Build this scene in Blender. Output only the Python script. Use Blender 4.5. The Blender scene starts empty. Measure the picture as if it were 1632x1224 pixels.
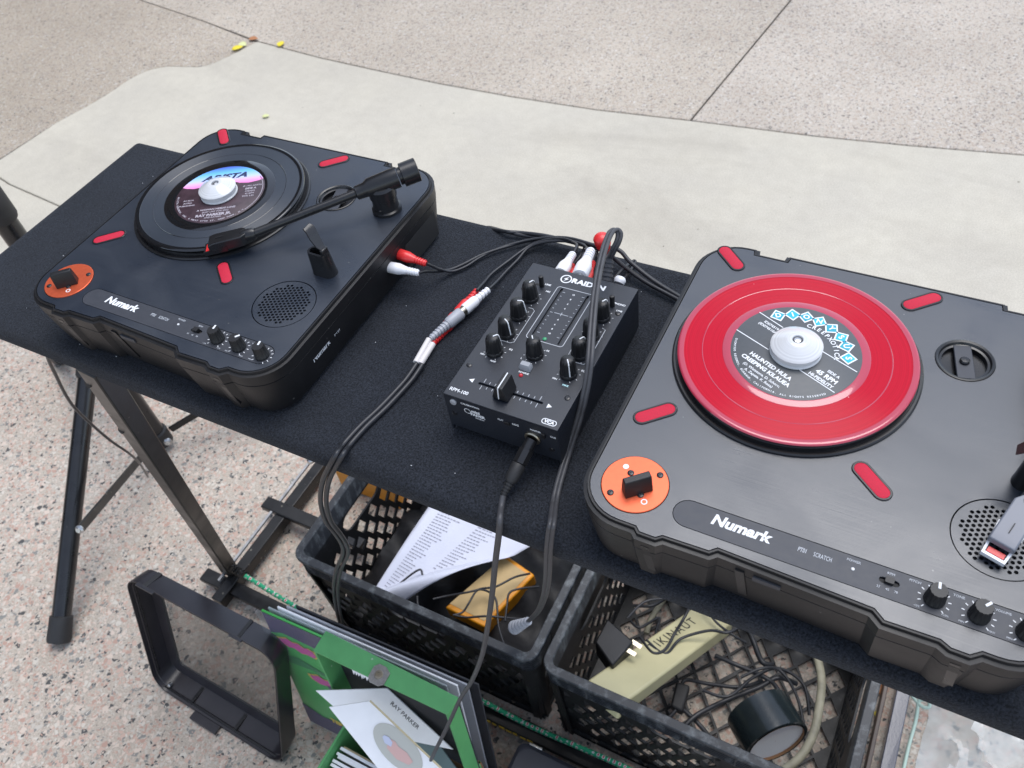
import bpy, bmesh, math, random
from mathutils import Vector, Matrix
R = math.radians
random.seed(7)
sc = bpy.context.scene
# ------------------------------------------------------------------ camera, world, sun, exposure
CAMPOS = Vector((164.22, -273.83, 504.09))          # millimetres, deck-top frame (z = 0 is the turntable top, ground at -1000)
CR = ((0.8842684, 0.4520102, -0.1172864), (0.2779232, -0.7112398, -0.6456754), (-0.3752706, 0.5383537, -0.754551))
FPX = 1356.73
cam = bpy.data.cameras.new('camera'); camo = bpy.data.objects.new('camera', cam); sc.collection.objects.link(camo)
rx, dn, fw = (Vector(v) for v in CR)
M4 = Matrix((rx, -dn, -fw)).transposed().to_4x4()
M4.translation = Vector((CAMPOS.x/1000, CAMPOS.y/1000, (CAMPOS.z+1000)/1000))
camo.matrix_world = M4
cam.sensor_width = 36; cam.lens = FPX/1632*36; cam.clip_start = .02; cam.clip_end = 300
cam.dof.use_dof = True; cam.dof.focus_distance = .72; cam.dof.aperture_fstop = 16
sc.camera = camo
w = bpy.data.worlds.new('World'); sc.world = w; w.use_nodes = True
nt = w.node_tree; bg = nt.nodes['Background']
sky = nt.nodes.new('ShaderNodeTexSky'); sky.sky_type = 'NISHITA'; sky.sun_disc = False
SUN_EL, SUN_AZ = R(73), R(15)
sky.sun_elevation = SUN_EL; sky.sun_rotation = SUN_AZ; sky.dust_density = .6; sky.air_density = 1.0
hs = nt.nodes.new('ShaderNodeHueSaturation'); hs.inputs['Saturation'].default_value = .62
nt.links.new(sky.outputs[0], hs.inputs['Color']); nt.links.new(hs.outputs[0], bg.inputs[0]); bg.inputs[1].default_value = .15
sun = bpy.data.lights.new('sun', 'SUN'); sun.energy = 1.3; sun.angle = R(40); sun.color = (1, .975, .95)
suno = bpy.data.objects.new('sun', sun); sc.collection.objects.link(suno)
sd = Vector((math.sin(SUN_AZ)*math.cos(SUN_EL), math.cos(SUN_AZ)*math.cos(SUN_EL), math.sin(SUN_EL)))
suno.rotation_euler = sd.to_track_quat('Z', 'Y').to_euler()
sc.view_settings.view_transform = 'Standard'; sc.view_settings.look = 'None'; sc.view_settings.gamma = 1
sc.view_settings.use_curve_mapping = False; sc.view_settings.exposure = .93

# ------------------------------------------------------------------ materials
MATS = {}
def mat(name, col, rough=.5, metal=0., spec=.5, noise=0., nscale=200., bump=0., bscale=400., aniso=0., trans=0., coat=0., sheen=0., alpha=1.):
    m = bpy.data.materials.new(name); m.use_nodes = True; t = m.node_tree; b = t.nodes['Principled BSDF']
    c = (*col, 1)
    b.inputs['Base Color'].default_value = c; b.inputs['Roughness'].default_value = rough; b.inputs['Metallic'].default_value = metal
    b.inputs['Specular IOR Level'].default_value = spec; b.inputs['Transmission Weight'].default_value = trans
    b.inputs['Coat Weight'].default_value = coat; b.inputs['Sheen Weight'].default_value = sheen; b.inputs['Alpha'].default_value = alpha
    b.inputs['Anisotropic'].default_value = aniso
    tc = t.nodes.new('ShaderNodeTexCoord')
    if noise:
        n = t.nodes.new('ShaderNodeTexNoise'); n.inputs['Scale'].default_value = nscale; n.inputs['Detail'].default_value = 5
        t.links.new(tc.outputs['Object'], n.inputs['Vector'])
        r_ = t.nodes.new('ShaderNodeValToRGB'); r_.color_ramp.elements[0].position = .3; r_.color_ramp.elements[1].position = .7
        r_.color_ramp.elements[0].color = tuple(x*(1-noise) for x in col)+(1,); r_.color_ramp.elements[1].color = tuple(min(1, x*(1+noise)) for x in col)+(1,)
        t.links.new(n.outputs['Fac'], r_.inputs[0]); t.links.new(r_.outputs[0], b.inputs['Base Color'])
        mr = t.nodes.new('ShaderNodeMapRange'); mr.inputs['To Min'].default_value = rough*.82; mr.inputs['To Max'].default_value = min(1, rough*1.2)
        t.links.new(n.outputs['Fac'], mr.inputs['Value']); t.links.new(mr.outputs[0], b.inputs['Roughness'])
    if bump:
        n = t.nodes.new('ShaderNodeTexNoise'); n.inputs['Scale'].default_value = bscale; n.inputs['Detail'].default_value = 3
        t.links.new(tc.outputs['Object'], n.inputs['Vector'])
        bu = t.nodes.new('ShaderNodeBump'); bu.inputs['Strength'].default_value = bump; bu.inputs['Distance'].default_value = .001
        t.links.new(n.outputs['Fac'], bu.inputs['Height']); t.links.new(bu.outputs[0], b.inputs['Normal'])
    MATS[name] = m
    return m
def nodes(m): return m.node_tree, m.node_tree.nodes['Principled BSDF']
body_m = mat('black_abs_plastic', (.010, .010, .011), .42, spec=.38, noise=.15, nscale=30, bump=.12, bscale=3500)
gloss_m = mat('black_smooth_plastic', (.012, .012, .013), .3, noise=.1, nscale=60)
rub_m = mat('black_rubber', (.017, .017, .018), .6, noise=.2, nscale=90, bump=.1, bscale=900)
cable_m = mat('black_cable_rubber', (.02, .021, .025), .42, noise=.2, nscale=120)
greycab_m = mat('grey_cable_rubber', (.05, .05, .055), .5, noise=.2, nscale=120)
strip_m = mat('satin_grey_panel', (.036, .039, .048), .5, noise=.06, nscale=200, bump=.04, bscale=5000)
white_m = mat('white_print', (.78, .79, .8), .6)
cyan_m = mat('pale_cyan_print', (.5, .78, .8), .6)
redpad_m = mat('red_felt_pad', (.50, .008, .035), .75, noise=.12, nscale=900, bump=.2, bscale=3000)
orange_m = mat('orange_anodised_plate', (.72, .13, .055), .36, metal=.55, noise=.05, nscale=300)
alu_m = mat('turned_aluminium', (.83, .83, .82), .22, metal=1, aniso=.7)
steel_m = mat('zinc_steel', (.5, .5, .5), .35, metal=1, noise=.15, nscale=300)
redpl_m = mat('red_plug_plastic', (.70, .03, .03), .38, coat=.15)
whpl_m = mat('white_plug_plastic', (.80, .80, .82), .38, coat=.15)
grpl_m = mat('grey_plug_plastic', (.36, .37, .40), .42)
brass_m = mat('dull_nickel', (.42, .38, .3), .35, metal=1)
shrink_m = mat('white_heat_shrink', (.66, .62, .6), .45)
mixer_m = mat('black_powder_coat', (.012, .015, .022), .42, spec=.6, noise=.06, nscale=400, bump=.1, bscale=4500)
knob_m = mat('black_knob_rubber', (.008, .008, .009), .45, bump=.1, bscale=1500)
btn_m = mat('grey_button', (.3, .31, .33), .5)
ledr_m = mat('red_led', (.5, .02, .03), .25); ledg_m = mat('green_led', (.03, .28, .12), .25); ledw_m = mat('clear_led', (.7, .7, .7), .3)
pole_m = mat('black_painted_steel', (.009, .009, .010), .3, noise=.25, nscale=40, coat=.2)
bar_m = mat('black_square_tube', (.009, .009, .0095), .38, noise=.3, nscale=60, bump=.1, bscale=300)
ham_m = mat('blue_black_hammered_steel', (.055, .06, .085), .3, bump=.6, bscale=260, coat=.3)
rust_m = mat('brown_aged_steel', (.07, .05, .04), .5, noise=.3, nscale=80)
green_m = mat('green_paper_covered_board', (.10, .35, .12), .6, noise=.06, nscale=50, bump=.06, bscale=900)
dkin_m = mat('dark_lining_paper', (.025, .025, .03), .7, noise=.2, nscale=60)
brown_m = mat('brown_board', (.25, .13, .06), .8, noise=.15, nscale=70)
paper_m = mat('shaded_white_paper', (.66, .68, .78), .75, noise=.03, nscale=30, bump=.05, bscale=200)  # darker bluish tint paints the shade inside the crate into the sheet
sleeve_m = mat('white_paper_sleeve', (.88, .88, .89), .7, noise=.04, nscale=30, bump=.1, bscale=90)
cream_m = mat('cream_edge', (.62, .52, .32), .7)
yel_m = mat('orange_yellow_enamel', (.75, .29, .008), .4, noise=.08, nscale=60)
tan_m = mat('tan_label', (.52, .37, .17), .55, noise=.08, nscale=50)
beige_m = mat('beige_plastic', (.50, .46, .27), .42, noise=.07, nscale=14, bump=.05, bscale=300)
beigecord_m = mat('dusty_beige_cord', (.25, .235, .17), .6, noise=.25, nscale=60)
ink_m = mat('black_marker_ink', (.012, .012, .014), .6)
tape_m = mat('glossy_black_vinyl_tape', (.014, .02, .022), .2, noise=.25, nscale=25, bump=.25, bscale=60)
core_m = mat('pale_cardboard_core', (.78, .77, .78), .7)
core2_m = mat('brown_cardboard', (.3, .16, .08), .8)
wood_m = mat('pale_plywood', (.30, .28, .22), .7, noise=.2, nscale=90)
mint_m = mat('pale_mint_cord', (.42, .55, .47), .5)
yellowp_m = mat('yellow_print', (.8, .55, .05), .6)
leaf_m = mat('yellow_leaf', (.75, .6, .03), .6); leafp_m = mat('pale_leaf', (.62, .64, .3), .6); leafb_m = mat('brown_leaf', (.4, .17, .07), .7)
foil_m = mat('matte_slip_mat', (.012, .012, .013), .7)
purp_m = mat('magenta_print', (.55, .06, .28), .4); yedge_m = mat('ochre_print', (.6, .42, .05), .4); dkblue_m = mat('dark_violet_print', (.05, .03, .09), .4)
covg_m = mat('green_sleeve_art', (.05, .42, .07), .28, coat=.5)
lbluep_m = mat('pale_blue_print', (.55, .58, .72), .5); lredp_m = mat('salmon_print', (.66, .42, .38), .5); lgreyp_m = mat('grey_green_print', (.5, .5, .45), .5)
plastic_m = mat('clear_sleeve_plastic', (.55, .6, .62), .15, alpha=.45)
smoke_m = mat('smoked_clear_window', (.07, .07, .065), .08, alpha=.42)
navy_m = mat('navy_panel', (.02, .022, .05), .55)
bag_m = mat('black_nylon', (.008, .008, .01), .6, bump=.3, bscale=200)

def brushed(name, col, rough, axis=0):
    m = mat(name, col, rough, noise=0); t, b = nodes(m)
    tc = t.nodes.new('ShaderNodeTexCoord'); mp = t.nodes.new('ShaderNodeMapping'); s = [14, 14, 14]; s[1-axis] = 2600; mp.inputs['Scale'].default_value = s
    n = t.nodes.new('ShaderNodeTexNoise'); n.inputs['Scale'].default_value = 1; n.inputs['Detail'].default_value = 4
    t.links.new(tc.outputs['Object'], mp.inputs[0]); t.links.new(mp.outputs[0], n.inputs['Vector'])
    mr = t.nodes.new('ShaderNodeMapRange'); mr.inputs['To Min'].default_value = rough*.75; mr.inputs['To Max'].default_value = rough*1.3
    t.links.new(n.outputs['Fac'], mr.inputs['Value']); t.links.new(mr.outputs[0], b.inputs['Roughness'])
    bu = t.nodes.new('ShaderNodeBump'); bu.inputs['Strength'].default_value = .2; bu.inputs['Distance'].default_value = .0003
    t.links.new(n.outputs['Fac'], bu.inputs['Height']); t.links.new(bu.outputs[0], b.inputs['Normal'])
    return m
def specks(m, scale, keep, size, col, smudge=.25):
    t, b = nodes(m); L = t.links.new; tc = t.nodes.new('ShaderNodeTexCoord')
    v = t.nodes.new('ShaderNodeTexVoronoi'); v.inputs['Scale'].default_value = scale; L(tc.outputs['Object'], v.inputs['Vector'])
    sp = t.nodes.new('ShaderNodeSeparateColor'); L(v.outputs['Color'], sp.inputs[0])
    g1 = t.nodes.new('ShaderNodeMath'); g1.operation = 'GREATER_THAN'; g1.inputs[1].default_value = 1-keep; L(sp.outputs['Red'], g1.inputs[0])
    sz = t.nodes.new('ShaderNodeMath'); sz.operation = 'MULTIPLY'; sz.inputs[1].default_value = size; L(sp.outputs['Green'], sz.inputs[0])
    l1 = t.nodes.new('ShaderNodeMath'); l1.operation = 'LESS_THAN'; L(v.outputs['Distance'], l1.inputs[0]); L(sz.outputs[0], l1.inputs[1])
    mu = t.nodes.new('ShaderNodeMath'); mu.operation = 'MULTIPLY'; L(g1.outputs[0], mu.inputs[0]); L(l1.outputs[0], mu.inputs[1])
    mx = t.nodes.new('ShaderNodeMix'); mx.data_type = 'RGBA'; L(mu.outputs[0], mx.inputs['Factor']); mx.inputs['B'].default_value = (*col, 1)
    bc = b.inputs['Base Color']
    if bc.links: L(bc.links[0].from_socket, mx.inputs['A'])
    else: mx.inputs['A'].default_value = bc.default_value
    L(mx.outputs['Result'], bc)
    if smudge:
        n = t.nodes.new('ShaderNodeTexNoise'); n.inputs['Scale'].default_value = 11; n.inputs['Detail'].default_value = 6; n.inputs['Distortion'].default_value = .8; L(tc.outputs['Object'], n.inputs['Vector'])
        mr = t.nodes.new('ShaderNodeMapRange'); mr.inputs['From Min'].default_value = .35; mr.inputs['From Max'].default_value = .68; mr.inputs['To Min'].default_value = 1-smudge; mr.inputs['To Max'].default_value = 1+smudge; L(n.outputs['Fac'], mr.inputs['Value'])
        m2 = t.nodes.new('ShaderNodeMath'); m2.operation = 'MULTIPLY'; L(mr.outputs[0], m2.inputs[0]); rs = b.inputs['Roughness']
        if rs.links: L(rs.links[0].from_socket, m2.inputs[1])
        else: m2.inputs[1].default_value = rs.default_value
        L(m2.outputs[0], rs)
    return m
for m_, a_ in ((body_m, (160, .05, .16, (.11, .105, .10))), (gloss_m, (200, .04, .14, (.09, .09, .09))), (mixer_m, (220, .03, .12, (.12, .12, .12))), (pole_m, (120, .06, .2, (.12, .11, .10))), (bar_m, (110, .10, .25, (.13, .12, .10))), (green_m, (90, .10, .2, (.35, .45, .33)))): specks(m_, *a_, smudge=.2)
top_m = brushed('brushed_black_panel', (.012, .0175, .028), .36); top_m.node_tree.nodes['Principled BSDF'].inputs['Specular IOR Level'].default_value = 1.

specks(top_m, 170, .05, .13, (.13, .13, .13), .22)
def radial(name, col, rough, an, line=0., rot=0.):
    m = mat(name, col, rough, aniso=an); t, b = nodes(m)
    tg = t.nodes.new('ShaderNodeTangent'); tg.direction_type = 'RADIAL'; tg.axis = 'Z'; t.links.new(tg.outputs[0], b.inputs['Tangent'])
    b.inputs['Anisotropic Rotation'].default_value = rot
    if line:
        tc = t.nodes.new('ShaderNodeTexCoord'); vl = t.nodes.new('ShaderNodeVectorMath'); vl.operation = 'MULTIPLY'; vl.inputs[1].default_value = (1, 1, 0)
        ln = t.nodes.new('ShaderNodeVectorMath'); ln.operation = 'LENGTH'
        t.links.new(tc.outputs['Object'], vl.inputs[0]); t.links.new(vl.outputs[0], ln.inputs[0])
        n = t.nodes.new('ShaderNodeTexNoise'); n.noise_dimensions = '1D'; n.inputs['Scale'].default_value = 900; n.inputs['Detail'].default_value = 4
        t.links.new(ln.outputs['Value'], n.inputs['W'])
        mr = t.nodes.new('ShaderNodeMapRange'); mr.inputs['To Min'].default_value = rough*(1-line); mr.inputs['To Max'].default_value = rough*(1+line)
        t.links.new(n.outputs['Fac'], mr.inputs['Value']); t.links.new(mr.outputs[0], b.inputs['Roughness'])
        mx = t.nodes.new('ShaderNodeMix'); mx.data_type = 'RGBA'
        mx.inputs['A'].default_value = tuple(x*.82 for x in col)+(1,); mx.inputs['B'].default_value = tuple(min(1, x*1.18) for x in col)+(1,)
        t.links.new(n.outputs['Fac'], mx.inputs['Factor']); t.links.new(mx.outputs['Result'], b.inputs['Base Color'])
    return m
vblack_m = radial('black_vinyl_grooves_sheen', (.027, .033, .043), .38, .85, .12, .25); vblack_m.node_tree.nodes['Principled BSDF'].inputs['Specular IOR Level'].default_value = 1.  # base raised to bluish grey so the colour carries the groove sheen
vblackd_m = mat('black_vinyl_smooth', (.008, .008, .009), .1, coat=.3)
vred_m = radial('red_vinyl_grooves', (.46, .004, .020), .2, .9, .12, .25); vred_m.node_tree.nodes['Principled BSDF'].inputs['Specular IOR Level'].default_value = .22
vpink_m = mat('red_vinyl_smooth_sheen', (.42, .035, .065), .13, coat=.6)  # paler pink colour stands in for sky reflected by the smooth vinyl
label_m = mat('charcoal_label_paper', (.075, .08, .085), .45, noise=.05, nscale=400)
label2_m = mat('dark_maroon_label_paper', (.05, .027, .035), .4, noise=.3, nscale=120)
radal_m = radial('lathe_turned_aluminium', (.60, .605, .61), .15, .3, .3, .25)

# blue to pink printed cap of the old label (printed ink gradient)
cap_m = mat('blue_to_pink_print', (.3, .5, .9), .35); t, b = nodes(cap_m)
tc = t.nodes.new('ShaderNodeTexCoord'); mp = t.nodes.new('ShaderNodeMapping'); mp.inputs['Rotation'].default_value = (0, 0, R(-29))
sx = t.nodes.new('ShaderNodeSeparateXYZ'); mr = t.nodes.new('ShaderNodeMapRange'); mr.inputs['From Min'].default_value = .011; mr.inputs['From Max'].default_value = .046
cr = t.nodes.new('ShaderNodeValToRGB'); e = cr.color_ramp.elements; e[0].position = 0; e[0].color = (.78, .16, .5, 1); e[1].position = 1; e[1].color = (.07, .12, .55, 1)
for p_, c_ in ((.2, (.85, .35, .65, 1)), (.42, (.5, .62, .9, 1)), (.7, (.16, .5, .88, 1))):
    q = e.new(p_); q.color = c_
t.links.new(tc.outputs['Object'], mp.inputs[0]); t.links.new(mp.outputs[0], sx.inputs[0]); t.links.new(sx.outputs['Y'], mr.inputs['Value']); t.links.new(mr.outputs[0], cr.inputs[0]); t.links.new(cr.outputs[0], b.inputs['Base Color'])

# felt carpet
felt_m = mat('black_carpet_felt', (.010, .0125, .018), .95, spec=.2, sheen=.06); t, b = nodes(felt_m)
b.inputs['Sheen Roughness'].default_value = .6
tc = t.nodes.new('ShaderNodeTexCoord')
n1 = t.nodes.new('ShaderNodeTexNoise'); n1.inputs['Scale'].default_value = 620; n1.inputs['Detail'].default_value = 4; n1.inputs['Roughness'].default_value = .7
n2 = t.nodes.new('ShaderNodeTexNoise'); n2.inputs['Scale'].default_value = 14; n2.inputs['Detail'].default_value = 4
cr = t.nodes.new('ShaderNodeValToRGB'); e = cr.color_ramp.elements; e[0].position = .36; e[0].color = (.003, .004, .006, 1); e[1].position = .66; e[1].color = (.031, .036, .048, 1)
mx = t.nodes.new('ShaderNodeMix'); mx.data_type = 'RGBA'; mx.blend_type = 'MULTIPLY'; mx.inputs['Factor'].default_value = .5
cr2 = t.nodes.new('ShaderNodeValToRGB'); cr2.color_ramp.elements[0].position = .35; cr2.color_ramp.elements[0].color = (.6, .6, .6, 1); cr2.color_ramp.elements[1].position = .65
bu = t.nodes.new('ShaderNodeBump'); bu.inputs['Strength'].default_value = .9; bu.inputs['Distance'].default_value = .0015
for n_ in (n1, n2): t.links.new(tc.outputs['Object'], n_.inputs['Vector'])
t.links.new(n1.outputs['Fac'], cr.inputs[0]); t.links.new(n2.outputs['Fac'], cr2.inputs[0]); t.links.new(cr.outputs[0], mx.inputs['A']); t.links.new(cr2.outputs[0], mx.inputs['B'])
t.links.new(mx.outputs['Result'], b.inputs['Base Color']); t.links.new(n1.outputs['Fac'], bu.inputs['Height']); t.links.new(bu.outputs[0], b.inputs['Normal'])

# exposed aggregate paving
def aggregate(name, matrix_col, cols, scale, tint=1., edge=.10, dirt=.0):
    m = mat(name, matrix_col, .75); t, b = nodes(m); L = t.links.new
    tc = t.nodes.new('ShaderNodeTexCoord')
    nz = t.nodes.new('ShaderNodeTexNoise'); nz.inputs['Scale'].default_value = scale*1.1; nz.inputs['Detail'].default_value = 3
    ad = t.nodes.new('ShaderNodeMix'); ad.data_type = 'RGBA'; ad.blend_type = 'LINEAR_LIGHT'; ad.inputs['Factor'].default_value = .0042
    L(tc.outputs['Object'], nz.inputs['Vector']); L(tc.outputs['Object'], ad.inputs['A']); L(nz.outputs['Color'], ad.inputs['B'])
    last = None; hgt = None
    for k, (s, th) in enumerate(((scale, edge), (scale*1.9, edge*1.2))):
        v = t.nodes.new('ShaderNodeTexVoronoi'); v.inputs['Scale'].default_value = s; v.inputs['Randomness'].default_value = 1
        d = t.nodes.new('ShaderNodeTexVoronoi'); d.feature = 'DISTANCE_TO_EDGE'; d.inputs['Scale'].default_value = s; d.inputs['Randomness'].default_value = 1
        for q in (v, d): L(ad.outputs['Result'], q.inputs['Vector'])
        sp = t.nodes.new('ShaderNodeSeparateColor'); L(v.outputs['Color'], sp.inputs[0])
        cr = t.nodes.new('ShaderNodeValToRGB'); cr.color_ramp.interpolation = 'CONSTANT'; e = cr.color_ramp.elements
        e[0].position = 0; e[0].color = (*cols[0][1], 1); e[1].position = cols[1][0]; e[1].color = (*cols[1][1], 1)
        for p_, c_ in cols[2:]:
            q = e.new(p_); q.color = (*c_, 1)
        L(sp.outputs['Red'], cr.inputs[0])
        ms = t.nodes.new('ShaderNodeMapRange'); ms.inputs['From Min'].default_value = th*.6; ms.inputs['From Max'].default_value = th*1.3; L(d.outputs['Distance'], ms.inputs['Value'])
        pr = t.nodes.new('ShaderNodeMath'); pr.operation = 'GREATER_THAN'; pr.inputs[1].default_value = (.42, .5)[k]; L(sp.outputs['Green'], pr.inputs[0])
        mu = t.nodes.new('ShaderNodeMath'); mu.operation = 'MULTIPLY'; L(ms.outputs[0], mu.inputs[0]); L(pr.outputs[0], mu.inputs[1])
        mx = t.nodes.new('ShaderNodeMix'); mx.data_type = 'RGBA'; L(mu.outputs[0], mx.inputs['Factor']); L(cr.outputs[0], mx.inputs['B'])
        if last: L(last, mx.inputs['A'])
        else:
            n3 = t.nodes.new('ShaderNodeTexNoise'); n3.inputs['Scale'].default_value = scale*3; n3.inputs['Detail'].default_value = 4; L(tc.outputs['Object'], n3.inputs['Vector'])
            c3 = t.nodes.new('ShaderNodeValToRGB'); c3.color_ramp.elements[0].position = .3; c3.color_ramp.elements[1].position = .7
            c3.color_ramp.elements[0].color = tuple(x*.72 for x in matrix_col)+(1,); c3.color_ramp.elements[1].color = tuple(x*1.15 for x in matrix_col)+(1,)
            L(n3.outputs['Fac'], c3.inputs[0]); L(c3.outputs[0], mx.inputs['A'])
        last = mx.outputs['Result']
        if hgt is None: hgt = mu.outputs[0]
    n4 = t.nodes.new('ShaderNodeTexNoise'); n4.inputs['Scale'].default_value = 1.7; n4.inputs['Detail'].default_value = 6; L(tc.outputs['Object'], n4.inputs['Vector'])
    c4 = t.nodes.new('ShaderNodeValToRGB'); c4.color_ramp.elements[0].position = .3; c4.color_ramp.elements[1].position = .72
    c4.color_ramp.elements[0].color = tuple(tint*x for x in (.84, .82, .80))+(1,); c4.color_ramp.elements[1].color = tuple(tint*x for x in (1.08, 1.07, 1.06))+(1,)
    L(n4.outputs['Fac'], c4.inputs[0])
    m4 = t.nodes.new('ShaderNodeMix'); m4.data_type = 'RGBA'; m4.blend_type = 'MULTIPLY'; m4.inputs['Factor'].default_value = 1; L(last, m4.inputs['A']); L(c4.outputs[0], m4.inputs['B'])
    L(m4.outputs['Result'], b.inputs['Base Color'])
    bu = t.nodes.new('ShaderNodeBump'); bu.inputs['Strength'].default_value = .35; bu.inputs['Distance'].default_value = .0015; L(hgt, bu.inputs['Height']); L(bu.outputs[0], b.inputs['Normal'])
    return m
NEARC = [(0, (.45, .30, .24)), (.17, (.54, .39, .32)), (.33, (.62, .52, .44)), (.54, (.52, .48, .42)), (.70, (.23, .23, .215)), (.83, (.075, .075, .075)), (.91, (.60, .56, .49))]
FARC = [(0, (.42, .34, .27)), (.25, (.52, .45, .37)), (.5, (.50, .46, .39)), (.7, (.28, .25, .23)), (.85, (.13, .12, .11)), (.92, (.62, .59, .54))]
near_m = aggregate('pink_grey_exposed_aggregate', (.49, .43, .36), NEARC, 100, .94)
far_m = aggregate('tan_exposed_aggregate', (.54, .475, .385), FARC, 150, .93, .08)
far2_m = aggregate('pinkish_exposed_aggregate', (.55, .49, .415), FARC, 150, .95, .08)
far3_m = aggregate('brown_exposed_aggregate', (.50, .43, .335), FARC, 150, .88, .08)
conc_m = mat('pale_broomed_concrete', (.50, .485, .44), .8); t, b = nodes(conc_m); L = t.links.new
tc = t.nodes.new('ShaderNodeTexCoord'); prev = None
for s_, lo, hi in ((.55, (.49, .45, .37), (.56, .52, .435)), (330, (.80, .80, .80), (1.10, 1.10, 1.10)), (5, (.95, .95, .955), (1.03, 1.03, 1.02)), (28, (.96, .955, .95), (1.03, 1.03, 1.03))):
    n = t.nodes.new('ShaderNodeTexNoise'); n.inputs['Scale'].default_value = s_; n.inputs['Detail'].default_value = 6; L(tc.outputs['Object'], n.inputs['Vector'])
    c = t.nodes.new('ShaderNodeValToRGB'); c.color_ramp.elements[0].position = .32; c.color_ramp.elements[1].position = .68; c.color_ramp.elements[0].color = (*lo, 1); c.color_ramp.elements[1].color = (*hi, 1); L(n.outputs['Fac'], c.inputs[0])
    if prev is None: prev = c.outputs[0]
    else:
        mx = t.nodes.new('ShaderNodeMix'); mx.data_type = 'RGBA'; mx.blend_type = 'MULTIPLY'; mx.inputs['Factor'].default_value = 1; L(prev, mx.inputs['A']); L(c.outputs[0], mx.inputs['B']); prev = mx.outputs['Result']
L(prev, b.inputs['Base Color'])
specks(conc_m, 14, .16, .07, (.27, .25, .20), 0); specks(conc_m, 40, .06, .10, (.16, .14, .11), 0)
t, b = nodes(conc_m); L = t.links.new; tc = t.nodes.new('ShaderNodeTexCoord'); n = t.nodes.new('ShaderNodeTexNoise'); n.inputs['Scale'].default_value = 1.3; n.inputs['Detail'].default_value = 9; n.inputs['Roughness'].default_value = .62; n.inputs['Distortion'].default_value = 1.2
c = t.nodes.new('ShaderNodeValToRGB'); c.color_ramp.elements[0].position = .30; c.color_ramp.elements[0].color = (.86, .85, .85, 1); c.color_ramp.elements[1].position = .47; c.color_ramp.elements[1].color = (1, 1, 1, 1)
mp = t.nodes.new('ShaderNodeMapping'); mp.inputs['Scale'].default_value = (.5, 1.6, 1); L(tc.outputs['Object'], mp.inputs[0]); L(mp.outputs[0], n.inputs['Vector']); L(n.outputs['Fac'], c.inputs[0])
mx = t.nodes.new('ShaderNodeMix'); mx.data_type = 'RGBA'; mx.blend_type = 'MULTIPLY'; mx.inputs['Factor'].default_value = 1; L(b.inputs['Base Color'].links[0].from_socket, mx.inputs['A']); L(c.outputs[0], mx.inputs['B']); L(mx.outputs['Result'], b.inputs['Base Color'])
soil_m = mat('dark_joint_dirt', (.09, .08, .065), .95, noise=.4, nscale=60)

# worn milk crate plastic: pale scuffs on black
def worn(name, col, dust, sc_=60, lo=.52, hi=.75):
    m = mat(name, col, .5, bump=.25, bscale=500); t, b = nodes(m); L = t.links.new
    tc = t.nodes.new('ShaderNodeTexCoord'); n = t.nodes.new('ShaderNodeTexNoise'); n.inputs['Scale'].default_value = sc_; n.inputs['Detail'].default_value = 8; n.inputs['Roughness'].default_value = .7
    mp = t.nodes.new('ShaderNodeMapping'); mp.inputs['Scale'].default_value = (1, 1, .35); L(tc.outputs['Object'], mp.inputs[0]); L(mp.outputs[0], n.inputs['Vector'])
    c = t.nodes.new('ShaderNodeValToRGB'); c.color_ramp.elements[0].position = lo; c.color_ramp.elements[0].color = (*col, 1); c.color_ramp.elements[1].position = hi; c.color_ramp.elements[1].color = (*dust, 1)
    L(n.outputs['Fac'], c.inputs[0]); L(c.outputs[0], b.inputs['Base Color']); return m
crate_m = worn('scuffed_black_crate_plastic', (.006, .0062, .007), (.06, .063, .066), 60, .58, .82)
rim_m = worn('dusty_grey_crate_rim', (.024, .027, .032), (.17, .185, .19), 60, .50, .76)
film_m = mat('crumpled_clear_film', (.78, .81, .80), .12, alpha=.46, bump=.5, bscale=40)

# ------------------------------------------------------------------ geometry helpers (all in millimetres)
ORI = {}
def at(px, py, z):                    # the real point at height z that the photograph shows at a pixel
    d = rx*((px-816)/FPX)+dn*((py-612)/FPX)+fw
    return CAMPOS+d*((z-CAMPOS.z)/d.z)
def aty(px, py, y):
    d = rx*((px-816)/FPX)+dn*((py-612)/FPX)+fw
    return CAMPOS+d*((y-CAMPOS.y)/d.y)
def atx(px, py, x):
    d = rx*((px-816)/FPX)+dn*((py-612)/FPX)+fw
    return CAMPOS+d*((x-CAMPOS.x)/d.x)
def onpl(px, py, q, n):
    d = rx*((px-816)/FPX)+dn*((py-612)/FPX)+fw
    return CAMPOS+d*((q-CAMPOS).dot(n)/d.dot(n))
def tag(o, label=None, cat=None, group=None, kind=None):
    for k, v in (('label', label), ('category', cat), ('group', group), ('kind', kind)):
        if v: o[k] = v
    return o
def W(p): return Vector((p[0]/1000, p[1]/1000, (p[2]+1000)/1000))
def thing(name, label, cat, origin, rotz=0, group=None):
    o = bpy.data.objects.new(name, None); sc.collection.objects.link(o); o.location = W(origin); o.rotation_euler = (0, 0, rotz); o.empty_display_size = .02
    ORI[o.name] = Vector(origin); return tag(o, label, cat, group)
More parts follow.
